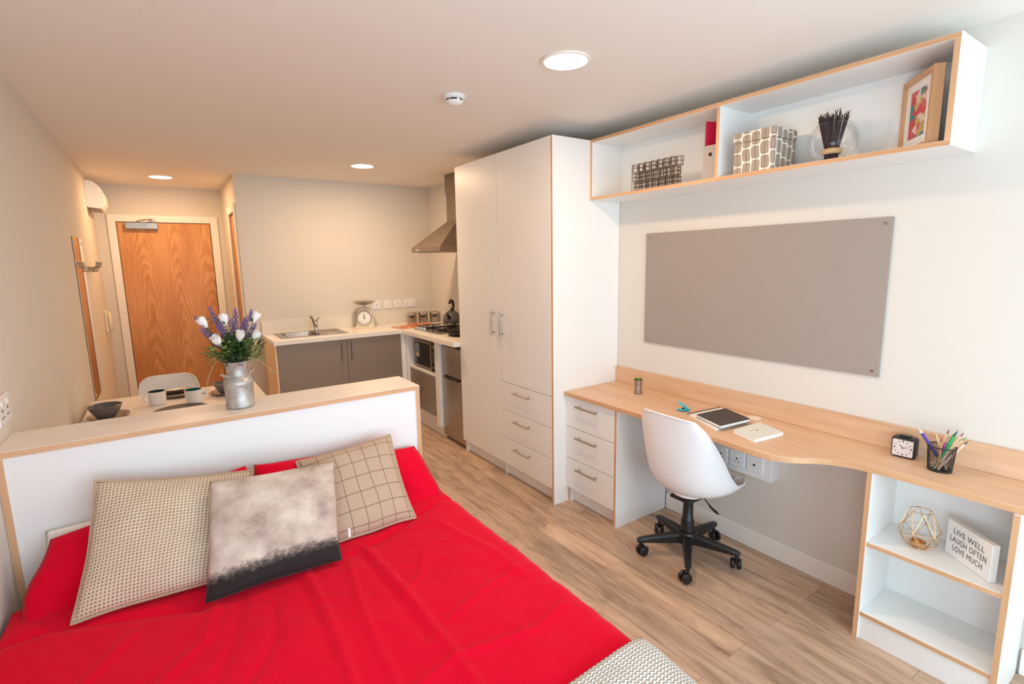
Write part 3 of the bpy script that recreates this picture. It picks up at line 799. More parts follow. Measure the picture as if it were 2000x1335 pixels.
# ================================================================== DINING TABLE AND CHAIRS
TZ = .74
dt = thing('dining_table', 'white dining table against the left wall behind the headboard', 'table', (.48, 3.0, 0))
obj('table_top', M().box(.03, .93, 2.60, 3.42, TZ - .022, TZ, .001, edge='-x +x -y +y'), [m_hbtop, m_edge], dt)
for x in (.08, .88):
    for y in (2.66, 3.36):
        obj('leg', M().box(x - .022, x + .022, y - .022, y + .022, 0, TZ - .022, .002), m_white, dt)
def dining_chair(x, y, rz, label):
    t = thing('dining_chair', label, 'chair', (x, y, 0), rz, 'white dining chairs at the table')
    P2 = crom([(.20, .43, .17, .01), (.17, .448, .19, .012), (.06, .44, .205, .02), (-.06, .435, .205, .02), (-.14, .455, .195, .015), (-.18, .53, .185, .02), (-.20, .64, .18, .03), (-.215, .74, .172, .035), (-.222, .80, .155, .035), (-.225, .822, .12, .03)], 4)
    def f(u, v):
        k = v * (len(P2) - 1); i = min(int(k), len(P2) - 2); q = k - i
        a, z, hw, wp = [P2[i][j] * (1 - q) + P2[i + 1][j] * q for j in range(4)]
        s = 2 * u - 1
        return Vector((a + wp * s * s, hw * math.sin(s * PI / 2 * .9) / math.sin(PI / 2 * .9), z - (.012 * s ** 4 if z > .75 else 0)))
    s = obj('seat_shell', M().grid(f, 24, 36), m_plastic, t, smooth=True, local=True, angle=180)
    so = s.modifiers.new('thickness', 'SOLIDIFY'); so.thickness = .007; so.offset = 0
    for sx in (-1, 1):
        for sy in (-1, 1):
            obj('leg', M().cyl((sx * .13, sy * .13, .432), (sx * .19, sy * .19, 0), .011, .009), m_steel, t, smooth=True, local=True)
    return t
dining_chair(.43, 3.40, -PI / 2, 'white rounded dining chair on the far side of the table, facing the headboard')

def bowl(name, c, r, h, mt, label, cat, group=None):
    x, y, z = c
    return tag(obj(name, M().lathe([(0, .004), (r * .42, .004), (r * .44, 0), (r * .5, 0), (r * .62, h * .22), (r * .86, h * .65), (r, h), (r - .003, h + .001), (r - .007, h - .004), (r * .8, h * .62), (r * .55, h * .24), (r * .3, .012), (0, .011)], c, 48), mt, smooth=True), label, cat, group)
def plate(c, r, mt, label, group=None):
    return tag(obj('plate', M().lathe([(0, 0), (r * .6, 0), (r * .66, .003), (r, .014), (r, .017), (r * .66, .007), (r * .58, .0045), (0, .0045)], c, 56), mt, smooth=True), label, 'plate', group)
gp = 'charcoal plates on the dining table'
m_beigepl = mat('taupe_glaze', lin((150, 132, 118)), .25, var=(14, .05))
plate((.145, 2.93, TZ), .095, m_beigepl, 'taupe saucer under the left charcoal bowl, by the left wall', gp)
bowl('bowl', (.137, 2.90, TZ + .006), .077, .072, m_grille, 'charcoal bowl at the left edge of the table, by the wall', 'bowl', 'charcoal bowls on the dining table')
plate((.735, 3.13, TZ), .095, m_beigepl, 'taupe saucer half hidden behind the milk-can vase', gp)
bowl('bowl', (.735, 3.10, TZ + .006), .077, .072, m_grille, 'charcoal bowl half hidden behind the milk-can vase', 'bowl', 'charcoal bowls on the dining table')
plate((.475, 2.80, TZ), .135, mat('charcoal_matt', lin((92, 84, 82)), .6, var=(14, .05)), 'large charcoal dinner plate at the near side of the table', gp)
plate((.475, 3.285, TZ), .125, m_beigepl, 'taupe dinner plate at the far side of the table between the mugs', gp)
nk = tag(obj('napkin', M().box(.412, .505, 3.215, 3.285, TZ + .0175, TZ + .034, .002), mat('black_cloth', lin((30, 24, 24)), .9, var=(30, .1))), 'folded black napkin on the far plate between the mugs', 'napkin')
def mug(x, y, ang, ic, label):
    t = thing('mug', label, 'mug', (x, y, TZ), ang, 'white mugs with green insides')
    obj('body', M().lathe([(0, 0), (.036, 0), (.041, .004), (.044, .02), (.0455, .078), (.0450, .081), (.0435, .0805)], seg=40), m_plastic, t, smooth=True, local=True)
    obj('inside', M().lathe([(.0436, .0802), (.0425, .03), (.037, .008), (0, .007)], seg=40), mat('green_glaze', lin(ic), .2, var=(10, .05)), t, smooth=True, local=True)
    obj('handle', M().tube([(-.043, 0, .064), (-.058, 0, .068), (-.070, 0, .056), (-.070, 0, .038), (-.058, 0, .024), (-.043, 0, .022)], .0048, 8, flat=1.5), m_plastic, t, smooth=True, local=True)
mug(.367, 3.09, .3, (30, 62, 66), 'white mug with a dark teal inside, handle to the left, left of the two')
mug(.548, 3.00, PI - .2, (10, 96, 84), 'white mug with a bright green inside, right of the two')
sp = M().sphere((0, 0, .004), .016, (1.4, 1, .3)).tube([(.018, 0, .004), (.05, 0, .010), (.11, 0, .004)], [.003, .0025, .004], 8, flat=.6)
sp.bm.transform(Matrix.Translation((.612, 3.235, TZ)) @ Matrix.Rotation(-1.2, 4, 'Z'))
tag(obj('spoon', sp, m_chrome, smooth=True), 'steel spoon on the table right of the green mug', 'spoon')

# ================================================================== MILK-CAN VASE AND FLOWERS
VX, VY = .655, 1.572
m_galv = NT('galvanised_metal', .5, .5, .8)
_v = m_galv.coord('Object', (1, 1, 1)); _n = m_galv.noise(_v, 22, 5, .65); m_galv.bump(_n, .15, .003)
m_galv = m_galv.col(m_galv.ramp(_n, [(.3, lin((160, 156, 152))), (.55, lin((196, 194, 190))), (.75, lin((216, 214, 210)))]))
vs_ = thing('milk_can_vase', 'galvanised metal milk-can vase standing on the headboard ledge', 'vase', (VX, VY, ZH))
obj('can_body', M().lathe([(0, .001), (.047, .001), (.0495, .004), (.0495, .012), (.048, .014), (.0485, .07), (.0505, .090), (.0515, .093), (.0505, .096), (.0495, .100), (.047, .106), (.0375, .118), (.0355, .124), (.0355, .145), (.0365, .15), (.0425, .172), (.044, .175), (.043, .176), (.041, .172), (.034, .148), (.033, .12), (0, .12)], (VX, VY, ZH), 56), m_galv, vs_, smooth=True, angle=60)
for s in (-1, 1):
    d = Vector((.84, .54, 0)) * s
    q = Vector((-.54 * .012, .84 * .012, 0))
    pts = [Vector((VX, VY, ZH + .118)) + d * .038 + q, Vector((VX, VY, ZH + .132)) + d * .060 + q, Vector((VX, VY, ZH + .136)) + d * .067, Vector((VX, VY, ZH + .132)) + d * .060 - q, Vector((VX, VY, ZH + .118)) + d * .038 - q]
    obj('handle', M().tube(pts, .0028, 8), m_galv, vs_, smooth=True)
fg = 'artificial flowers in the milk can'
mouth = Vector((VX, VY, ZH + .165))
def stem_pts(tip, n=6, bend=.02):
    tip = Vector(tip); st = Vector((VX + (tip.x - VX) * .18, VY + (tip.y - VY) * .18, ZH + .125))
    out = []
    for i in range(n + 1):
        t = i / n
        p = st.lerp(tip, t)
        hz = Vector((tip.x - VX, tip.y - VY, 0))
        out.append(p - hz * .35 * math.sin(PI * t) * .5)
    return out
def leaf_shape(m, base, d, L, wd, up=Vector((0, 0, 1)), curl=.15):
    d = d.normalized(); side = d.cross(up)
    if side.length < .01: side = Vector((1, 0, 0))
    side.normalize(); nr = side.cross(d)
    t = bmesh.new(); rows = []
    for i in range(5):
        k = i / 4
        c = base + d * L * k - nr * curl * L * k * k
        w = wd * math.sin(PI * (k * .92 + .04)) * .5
        rows.append((t.verts.new(c - side * w), t.verts.new(c + nr * w * -.25), t.verts.new(c + side * w)))
    for a, b in zip(rows, rows[1:]):
        t.faces.new((a[0], a[1], b[1], b[0])); t.faces.new((a[1], a[2], b[2], b[1]))
    m._merge(t)
def rose(tip, s, label, tilt=(0, 0)):
    tip = Vector(tip)
    r = thing('rose', label, 'flower', tuple(tip), group=fg)
    sp_ = stem_pts(tip)
    obj('stem', M().tube(sp_, .0018, 6), m_leaf, r, smooth=True)
    ax = (sp_[-1] - sp_[-2]).normalized()
    q = ax.to_track_quat('Z', 'Y').to_matrix().to_4x4(); q.translation = tip
    m = M()
    def cup(r0, r1, h, ph, span, twist):
        def f(u, v):
            a = ph + (u - .5) * span
            rr = (r0 + (r1 - r0) * math.sin(min(1, v * 1.25) * PI / 2)) * s * (1 + .30 * max(0, v - .72)) * (1 + .10 * math.cos((u - .5) * PI))
            z = (h * v ** 1.1 - .10 * h * v * v * (2 * u - 1) ** 2 * 3) * s
            return q @ Vector((rr * math.cos(a), rr * math.sin(a), z))
        m.grid(f, 8, 6)
    for k in range(5): cup(.30, .84, 2.1, k * 2 * PI / 5, 1.75, 0)
    for k in range(4): cup(.25, .80, 2.35, k * PI / 2 + .5, 2.1, 0)
    for k in range(3): cup(.2, .55, 2.5, k * 2 * PI / 3 + .2, 2.7, 0)
    m.sphere((0, 0, .9 * s), .62 * s, (1, 1, 1.9), mat=q)
    obj('bloom', m, m_rose, r, smooth=True)
    l = M()
    for k in range(3):
        a = k * 2.1 + tip.x * 40
        leaf_shape(l, sp_[-1] - ax * .004, Vector((math.cos(a), math.sin(a), .1)) * .6 + ax * .6, .028, .009)
    for k in range(3):
        a = k * 2.3 + tip.z * 90
        leaf_shape(l, sp_[3] + (sp_[4] - sp_[3]) * k / 3, Vector((math.cos(a), math.sin(a), .35)), .04, .018)
    obj('leaves', l, m_leaf, r, smooth=True)
rs = .0165
rose((.572, 1.572, 1.333), rs, 'white rose at the far left of the bouquet')
rose((.633, 1.58, 1.336), rs, 'white rose at the top middle of the bouquet')
rose((.728, 1.60, 1.336), rs, 'white rose at the top right of the bouquet, behind the lavender')
rose((.606, 1.535, 1.268), rs * 1.05, 'white rose low on the left of the bouquet, above the rim')
rose((.668, 1.53, 1.278), rs, 'white rose in the middle of the bouquet, right of the low left one')
rose((.715, 1.56, 1.27), rs, 'white rose low on the right edge of the bouquet')
def lavender(tip, label):
    tip = Vector(tip)
    r = thing('lavender_sprig', label, 'flower', tuple(tip), group=fg)
    pts = stem_pts(tip)
    obj('stem', M().tube(pts, .0014, 5), m_leaf, r, smooth=True)
    m = M(); n = 46
    rnd = random.Random(int(tip.x * 1e4))
    for i in range(n):
        t = 1 - (i / n) * .42
        k = t * (len(pts) - 1); a = min(int(k), len(pts) - 2)
        p = pts[a].lerp(pts[a + 1], k - a)
        w = .0095 * min(1, (i + 2) / 14)
        an = i * 2.4
        p = p + Vector((math.cos(an), math.sin(an), rnd.uniform(-.3, .5))) * w * rnd.uniform(.6, 1)
        m.sphere(p, .0030 * rnd.uniform(.7, 1.25), (1, 1, 1.5), 6)
    obj('flower_spike', m, m_lav, r, smooth=True)
for tip, lb in [((.588, 1.60, 1.40), 'purple lavender sprig rising at the upper left of the bouquet'), ((.672, 1.60, 1.388), 'purple lavender sprig standing upright at the top centre'), ((.726, 1.60, 1.382), 'purple lavender sprig at the top right beside the white rose'),
                ((.54, 1.585, 1.368), 'purple lavender sprig leaning out furthest left'), ((.553, 1.57, 1.325), 'purple lavender sprig below the far left rose'), ((.615, 1.59, 1.35), 'purple lavender sprig between the left and middle top roses'),
                ((.655, 1.585, 1.355), 'purple lavender sprig just right of the top middle rose'), ((.735, 1.585, 1.33), 'purple lavender sprig at the right side below the top rose'), ((.70, 1.60, 1.35), 'purple lavender sprig left of the top right rose')]:
    lavender(tip, lb)
rnd = random.Random(3)
lf = M()
for i in range(260):
    a = rnd.uniform(0, 2 * PI); el = rnd.uniform(.25, 1.4); L = rnd.uniform(.02, .10)
    d = Vector((math.cos(a) * math.cos(el), math.sin(a) * math.cos(el) * .8, math.sin(el)))
    b = mouth + Vector((rnd.uniform(-.02, .02), rnd.uniform(-.02, .02), rnd.uniform(-.01, .02))) + d * L * .85
    leaf_shape(lf, b, d + Vector((rnd.uniform(-.5, .5), rnd.uniform(-.5, .5), rnd.uniform(-.2, .6))), rnd.uniform(.03, .05), rnd.uniform(.010, .017))
for i in range(16):
    a = i * .55
    tp = mouth + Vector((math.cos(a) * .055, math.sin(a) * .04, rnd.uniform(.05, .13)))
    lf.tube([mouth - Vector((0, 0, .02)), mouth.lerp(tp, .5), tp], .0012, 5)
tag(obj('greenery', lf, m_leaf, smooth=True), 'dense dark green leaves filling the middle of the bouquet', 'leaves', fg, 'stuff')
ll = M()
for cx_, cz_, sx_ in ((.712, 1.222, 1), (.585, 1.232, -1), (.70, 1.25, -1), (.625, 1.245, 1)):
    for i in range(44):
        a = rnd.uniform(0, 2 * PI); b = Vector((cx_ + rnd.uniform(-.026, .026), 1.535 + rnd.uniform(-.02, .02), cz_ + rnd.uniform(-.022, .03)))
        leaf_shape(ll, b, Vector((math.cos(a), math.sin(a), rnd.uniform(-.2, .9))), .020, .013)
    ll.tube([mouth, Vector(((VX + cx_) / 2, 1.56, 1.215)), Vector((cx_, 1.545, cz_ + .02))], .0013, 5)
tag(obj('lime_foliage', ll, m_leafl, smooth=True), 'pale lime frilly foliage at the sides of the vase rim', 'leaves', fg, 'stuff')
def euca(pts, label):
    pts = [Vector(p) for p in crom(pts, 5)]
    r = thing('eucalyptus_sprig', label, 'leaves', tuple(pts[-1]), group=fg)
    obj('stem', M().tube(pts, .001, 5), m_euca, r, smooth=True)
    m = M()
    for i, p in enumerate(pts[4:]):
        if i % 2: continue
        s = 1 if (i // 2) % 2 else -1
        leaf_shape(m, p, Vector((s, .2, -.3)), .014, .011)
    obj('leaves', m, m_euca, r, smooth=True)
euca([(.64, 1.56, 1.19), (.60, 1.545, 1.215), (.565, 1.535, 1.17), (.545, 1.53, 1.105)], 'thin pale eucalyptus sprig trailing down on the left of the vase')
euca([(.67, 1.57, 1.19), (.72, 1.58, 1.20), (.755, 1.59, 1.165), (.785, 1.60, 1.135), (.81, 1.60, 1.128)], 'thin pale eucalyptus sprig trailing out on the right of the vase')

# ================================================================== LEFT WALL
mr = thing('wall_mirror', 'tall frameless mirror on the left wall reflecting the wooden door', 'mirror', (.003, 4.13, .64))
obj('mirror_glass', M().box(.0035, .008, 3.89, 4.365, .645, 1.762), m_mirror, mr)
obj('backing', M().box(.0005, .0034, 3.892, 4.363, .647, 1.760), m_dark, mr)
for y in (3.93, 4.325):
    for z in (.68, 1.727):
        obj('screw_cap', M().cyl((.008, y, z), (.012, y, z), .008), m_chrome, mr, smooth=True)
ck = thing('coat_hooks', 'silver coat hook rail on the left wall beyond the mirror', 'coat hooks', (.01, 4.72, 1.52))
obj('rail', M().box(.0005, .012, 4.50, 4.95, 1.535, 1.565, .002), m_steel, ck)
for y in (4.53, 4.65, 4.78, 4.91):
    obj('hook', M().tube([(.012, y, 1.552), (.035, y, 1.548), (.058, y, 1.565), (.066, y, 1.592)], .005, 8).sphere((.066, y, 1.595), .008, seg=12).tube([(.012, y, 1.54), (.03, y, 1.525), (.042, y, 1.538)], .0045, 8), m_steel, ck, smooth=True)
ph = thing('door_entry_phone', 'cream door-entry handset on the left wall near the entrance', 'intercom', (.02, 5.42, .9))
obj('base_plate', M().box(.0005, .022, 5.37, 5.47, .965, 1.165, .006), m_cream, ph)
obj('handset', M().box(.024, .05, 5.375, 5.42, .975, 1.155, .010), m_cream, ph, smooth=True)
obj('cord', M().tube([(.03, 5.40, .975), (.028, 5.42, .91), (.03, 5.47, .845), (.028, 5.50, .86), (.026, 5.46, .93), (.022, 5.43, .968)], .004, 8), m_cream, ph, smooth=True)
hu = thing('air_unit', 'white rounded wall unit high on the left wall beside the entrance', 'air unit', (.06, 5.4, 2.07))
t = bmesh.new()
hp = [(.0005, 2.072), (.095, 2.06), (.118, 2.085), (.13, 2.13), (.125, 2.19), (.10, 2.25), (.06, 2.29), (.0005, 2.30)]
m = M(); 
a_ = [t.verts.new((x, 5.22, z)) for x, z in hp]; b_ = [t.verts.new((x, 5.62, z)) for x, z in hp]
t.faces.new(a_); t.faces.new(b_[::-1])
for i in range(len(hp)): t.faces.new((a_[i], b_[i], b_[(i + 1) % len(hp)], a_[(i + 1) % len(hp)]))
bmesh.ops.recalc_face_normals(t, faces=t.faces[:]); bmesh.ops.bevel(t, geom=t.edges[:], offset=.004, segments=2, affect='EDGES')
m._merge(t)
obj('casing', m, m_plastic, hu, smooth=True, angle=50)
obj('outlet_grille', M().box(.02, .085, 5.26, 5.58, 2.056, 2.066), m_grey, hu)
# ================================================================== KITCHEN
ZK, YKF, XKL, XKI = .913, 4.076, 1.186, 2.326
wt = thing('kitchen_worktop', 'white L-shaped kitchen worktop with a low splash strip', 'worktop', (2.1, 4.3, .878))
hx0, hx1, hy0, hy1 = 1.325, 1.62, 4.25, 4.57
m = M()
for b in ((XKL, hx0, YKF, YK - .001), (hx0, hx1, YKF, hy0), (hx0, hx1, hy1, YK - .001), (hx1, W - .001, YKF, YK - .001), (XKI, W - .001, 3.022, YKF)):
    m.box(b[0], b[1], b[2], b[3], ZK - .036, ZK)
bmesh.ops.remove_doubles(m.bm, verts=m.bm.verts[:], dist=1e-5)
obj('slab', m, m_worktop, wt)
obj('splash_strip', M().box(XKL, W - .013, YK - .013, YK - .0005, ZK + .0005, 1.035, .001).box(W - .013, W - .0005, 3.022, YK - .0005, ZK + .0005, 1.035, .001), mat('splash_laminate', lin((232, 224, 210)), .4, var=(8, .01)), wt)
sk = thing('kitchen_sink', 'stainless steel inset sink with drainer in the worktop', 'sink', (1.56, 4.4, .76))
rimm = M()
RX0, RX1, RY0, RY1 = 1.27, 1.86, 4.195, 4.625
zr = ZK + .0035
for b in ((RX0, hx0 + .004, RY0, RY1), (hx0 + .004, hx1 - .004, RY0, hy0 + .004), (hx0 + .004, hx1 - .004, hy1 - .004, RY1), (hx1 - .004, RX1, RY0, RY1)):
    rimm.box(b[0], b[1], b[2], b[3], ZK + .0003, zr)
obj('rim', rimm, m_steel, sk)
bw = M(); t_ = bmesh.new()
def rr(x0, x1, y0, y1, r, n=5):
    out = []
    for cx, cy, a0 in ((x1 - r, y1 - r, 0), (x0 + r, y1 - r, 90), (x0 + r, y0 + r, 180), (x1 - r, y0 + r, 270)):
        for k in range(n + 1):
            a = math.radians(a0 + 90 * k / n); out.append((cx + r * math.cos(a), cy + r * math.sin(a)))
    return out
ringA = [t_.verts.new((x, y, zr)) for x, y in rr(hx0 + .004, hx1 - .004, hy0 + .004, hy1 - .004, .045)]
ringB = [t_.verts.new((x, y, .80)) for x, y in rr(hx0 + .02, hx1 - .02, hy0 + .02, hy1 - .02, .045)]
ringC = [t_.verts.new((x, y, .775)) for x, y in rr(hx0 + .045, hx1 - .045, hy0 + .045, hy1 - .045, .03)]
for A_, B_ in ((ringA, ringB), (ringB, ringC)):
    for i in range(len(A_)): t_.faces.new((A_[i], A_[(i + 1) % len(A_)], B_[(i + 1) % len(A_)], B_[i]))
t_.faces.new(ringC)
bw._merge(t_)
obj('bowl', bw, m_steel, sk, smooth=True, angle=50)
g = M()
for k in range(8):
    y = 4.25 + k * .045
    g.box(1.68, 1.83, y, y + .012, zr, zr + .003, .001)
obj('drainer_ribs', g, m_steel, sk)
tp = thing('kitchen_tap', 'chrome single-lever mixer tap at the back of the sink', 'tap', (1.635, 4.52, zr))
obj('tap_body', M().lathe([(0, 0), (.026, 0), (.026, .006), (.019, .010), (.018, .085), (.014, .10), (0, .102)], (1.635, 4.50, zr), 28), m_chrome, tp, smooth=True)
obj('spout', M().tube([(1.635, 4.50, .955), (1.600, 4.44, 1.03), (1.575, 4.38, 1.075), (1.56, 4.345, 1.085), (1.555, 4.33, 1.07)], [.013, .012, .011, .011, .010], 12), m_chrome, tp, smooth=True)
obj('lever', M().tube([(1.635, 4.50, 1.01), (1.65, 4.49, 1.035), (1.672, 4.475, 1.048)], [.014, .010, .007], 10), m_chrome, tp, smooth=True)
# base units along the back
bu = thing('base_cupboard', 'grey two-door base cupboard under the sink with a pale oak end panel', 'cupboard', (1.75, 4.37, 0))
FY = 4.092
obj('end_panel', M().box(XKL + .004, XKL + .022, FY, YK - .002, 0, ZK - .037, .0006), m_panel, bu)
obj('side_panel', M().box(2.30, 2.318, FY + .02, YK - .002, .0, ZK - .037), m_white, bu)
obj('base_panel', M().box(XKL + .022, 2.30, FY + .02, YK - .004, .12, .138), m_white, bu)
obj('plinth', M().box(XKL + .022, 2.318, FY + .05, FY + .066, .001, .12), m_gloss, bu)
for x0, x1, hx in ((1.211, 1.797, 1.752), (1.8, 2.316, 1.838)):
    d = obj('door', M().box(x0, x1, FY, FY + .018, .13, ZK - .040, .001), m_grey, bu)
    bar_handle(d, (hx, FY - .028, .685), (hx, FY - .028, .855), ax='y')
fp = tag(obj('corner_filler', M().box(2.3185, 2.375, FY + .004, FY + .022, .0, ZK - .037).box(2.357, 2.375, 4.052, FY + .004, 0, ZK - .037), m_white), 'white filler panel in the inner corner of the kitchen units', 'filler panel')
FX = 2.375
mu = thing('appliance_housing', 'white open housing holding the microwave above a grey drawer', 'cupboard', (2.64, 3.76, 0))
for y0, y1 in ((3.412, 3.482), (4.034, 4.051)):
    obj('side_panel', M().box(FX, W - .02, y0, y1, .10 if y0 < 3.5 else 0, ZK - .037, .0006), m_white, mu)
obj('shelf', M().box(FX, W - .02, 3.4825, 4.0335, .548, .566), m_white, mu)
obj('base_panel', M().box(FX + .02, W - .02, 3.4825, 4.0335, .16, .178), m_white, mu)
obj('plinth', M().box(FX + .05, FX + .066, 3.412, 4.051, .001, .175), m_gloss, mu)
dw = obj('drawer', M().box(FX, FX + .018, 3.486, 4.03, .18, .543, .001), m_grey, mu)
bar_handle(dw, (FX - .028, 3.70, .50), (FX - .028, 3.86, .50))
mwv = thing('microwave', 'silver microwave with a black glass door in the white housing', 'microwave', (2.58, 3.75, .567))
obj('casing', M().box(FX + .045, 2.80, 3.50, 3.985, .572, .835, .004), m_dsteel, mwv)
for y in (3.53, 3.955): obj('foot', M().cyl((2.45, y, .566), (2.45, y, .572), .012), m_black, mwv)
dd = obj('door', M().box(FX + .028, FX + .045, 3.615, 3.985, .575, .832, .003), m_dsteel, mwv)
obj('door_glass', M().box(FX + .024, FX + .028, 3.640, 3.962, .600, .815, .001), m_glassblk, dd)
pp = obj('control_panel', M().box(FX + .028, FX + .045, 3.502, 3.612, .575, .832, .003), m_glassblk, mwv)
kb = M().box(FX + .025, FX + .028, 3.53, 3.585, .79, .812)
for r in range(4):
    for c in range(3): kb.box(FX + .025, FX + .028, 3.53 + c * .02, 3.543 + c * .02, .66 + r * .026, .674 + r * .026)
kb.cyl((FX + .028, 3.557, .615), (FX + .018, 3.557, .615), .014)
obj('buttons', kb, m_dsteel, pp)
stx = NT('colourful_sticker', .5); _v = stx.coord('Object', (1, 1, 1)); _vo = stx.n('TexVoronoi'); _vo.inputs['Scale'].default_value = 45; stx.l(_v, _vo.inputs['Vector'])
stx = stx.col(stx.mix(.45, _vo.outputs['Color'], lin((70, 60, 110))))
st_ = obj('sticker', M().cyl((FX + .0238, 3.895, .755), (FX + .0228, 3.895, .755), .050, seg=28), stx, dd)
obj('sticker_band', M().box(FX + .0222, FX + .0237, 3.86, 3.935, .672, .715), mat('sticker_paper', lin((216, 196, 186)), .6, var=(20, .05)), dd)
fz = thing('fridge', 'silver-grey under-counter fridge freezer beside the wardrobe', 'fridge', (2.68, 3.22, 0))
obj('cabinet', M().box(2.45, W - .05, 3.03, 3.405, .03, .845, .004), m_dsteel, fz)
for x in (2.5, 2.84):
    for y in (3.06, 3.375): obj('foot', M().cyl((x, y, 0), (x, y, .03), .015), m_black, fz)
fu = obj('freezer_door', M().box(2.405, 2.448, 3.028, 3.407, .585, .838, .010, seg=3), m_dsteel, fz, smooth=True)
fl_ = obj('fridge_door', M().box(2.405, 2.448, 3.028, 3.407, .035, .572, .010, seg=3), m_dsteel, fz, smooth=True)
obj('handle_recess', M().box(2.402, 2.406, 3.10, 3.36, .560, .572).tube([(2.403, 3.36, .574), (2.395, 3.30, .572), (2.392, 3.22, .566), (2.395, 3.14, .572), (2.403, 3.09, .574)], .006), m_black, fl_, smooth=True)
obj('badge', M().box(2.403, 2.405, 3.18, 3.24, .79, .80), m_chrome, fu)
# hood
hd = thing('cooker_hood', 'brushed steel chimney cooker hood on the right wall of the kitchen', 'cooker hood', (2.7, 3.74, 1.645))
t = bmesh.new()
def quadring(x0, y0, y1, z): return [t.verts.new(p) for p in ((W - .001, y0, z), (x0, y0, z), (x0, y1, z), (W - .001, y1, z))]
r0 = quadring(2.45, 3.44, 4.04, 1.645); r1 = quadring(2.45, 3.44, 4.04, 1.683); r2_ = quadring(2.735, 3.64, 3.845, 1.925)
for A_, B_ in ((r0, r1), (r1, r2_)):
    for i in range(4): t.faces.new((A_[i], A_[(i + 1) % 4], B_[(i + 1) % 4], B_[i]))
t.faces.new(r0[::-1]); t.faces.new(r2_)
bmesh.ops.recalc_face_normals(t, faces=t.faces[:])
m = M(); m._merge(t)
obj('canopy', m, m_hood, hd)
obj('chimney', M().box(2.735, W - .001, 3.64, 3.845, 1.925, 2.17), m_hood, hd)
obj('chimney_sleeve', M().box(2.729, W - .001, 3.634, 3.851, 2.17, H - .001), m_hood, hd)
obj('filter', M().box(2.50, 2.90, 3.48, 4.0, 1.640, 1.646), m_grey, hd)
obj('control_strip', M().box(2.447, 2.4505, 3.86, 3.95, 1.657, 1.671), m_chrome, hd)
# hob
hbk = thing('gas_hob', 'stainless four-burner gas hob set in the right leg of the worktop', 'hob', (2.69, 3.80, ZK))
obj('hob_plate', M().box(2.44, 2.91, 3.53, 4.06, ZK + .0003, ZK + .008, .003), m_steel, hbk)
for i, (x, y) in enumerate(((2.56, 3.68), (2.56, 3.92), (2.79, 3.68), (2.79, 3.92))):
    obj('burner', M().lathe([(0, 0), (.045, 0), (.045, .008), (.03, .011), (.03, .017), (0, .019)], (x, y, ZK + .0085), 28), m_black, hbk, smooth=True)
for y in (3.68, 3.92):
    q = M()
    for x in (2.56, 2.79):
        for a in range(4):
            c, s = math.cos(a * PI / 2), math.sin(a * PI / 2)
            q.tube([(x + c * .095, y + s * .095, ZK + .009), (x + c * .095, y + s * .095, ZK + .036), (x + c * .02, y + s * .02, ZK + .036)], .004, 6)
    q.tube([(2.465, y - .095, ZK + .034), (2.885, y - .095, ZK + .034), (2.885, y + .095, ZK + .034), (2.465, y + .095, ZK + .034)], .004, 6, closed=True)
    obj('pan_support', q, m_black, hbk, smooth=True)
for i in range(4):
    y = 4.02 - i * .055
    obj('control_knob', M().cyl((2.465, y, ZK + .008), (2.465, y, ZK + .028), .015, .013), m_chrome, hbk, smooth=True)
kt = thing('kettle', 'black stove-top kettle with a raised handle on the hob', 'kettle', (2.79, 3.92, ZK + .037))
kz = ZK + .0405
obj('kettle_body', M().lathe([(0, 0), (.078, 0), (.088, .012), (.09, .04), (.078, .085), (.05, .115), (.03, .122), (0, .123)], (2.79, 3.92, kz), 36), m_grille, kt, smooth=True)
obj('lid', M().lathe([(.032, .119), (.03, .127), (.012, .13), (.010, .14), (.014, .148), (0, .152)], (2.79, 3.92, kz), 24), m_black, kt, smooth=True)
obj('spout', M().tube([(2.73, 3.86, kz + .06), (2.71, 3.84, kz + .085), (2.695, 3.825, kz + .11)], [.018, .014, .011], 12), m_black, kt, smooth=True)
obj('handle', M().tube([(2.82, 3.96, kz + .10), (2.84, 3.975, kz + .16), (2.82, 3.95, kz + .21), (2.78, 3.91, kz + .225), (2.745, 3.875, kz + .205)], [.009, .012, .016, .016, .012], 10), m_black, kt, smooth=True)
pn = thing('frying_pan', 'dark frying pan at the wardrobe end of the worktop', 'pan', (2.60, 3.36, ZK))
obj('pan', M().lathe([(0, .001), (.10, .001), (.125, .03), (.128, .031), (.125, .026), (.10, .006), (0, .005)], (2.585, 3.37, ZK), 44), m_black, pn, smooth=True)
obj('handle', M().tube([(2.66, 3.29, ZK + .026), (2.74, 3.20, ZK + .045), (2.80, 3.13, ZK + .045)], [.008, .010, .010], 10, flat=.6), m_black, pn, smooth=True)
# canisters
names3 = ['leftmost of the three steel canisters in the worktop corner', 'middle of the three steel canisters in the worktop corner', 'rightmost of the three steel canisters in the worktop corner']
for (x, y), lb in zip(((2.625, 4.52), (2.745, 4.50), (2.862, 4.47)), names3):
    cnn = thing('canister', 'lidded ' + lb, 'canister', (x, y, ZK), group='steel kitchen canisters')
    obj('body', M().lathe([(0, .001), (.047, .001), (.048, .003), (.048, .095), (.046, .097), (0, .097)], (x, y, ZK), 32), m_steel, cnn, smooth=True)
    obj('lid', M().lathe([(0, .097), (.049, .0975), (.050, .100), (.050, .120), (.047, .123), (.012, .124), (.010, .132), (.008, .134), (0, .134)], (x, y, ZK), 32), m_chrome, cnn, smooth=True)
    def lab(u, v, x=x, y=y):
        a = -PI / 2 - .35 + (u - .5) * 1.1
        return Vector((x + .0486 * math.cos(a), y + .0486 * math.sin(a), ZK + .062 + v * .02))
    obj('name_band', M().grid(lab, 12, 1), m_dark, cnn, smooth=True)
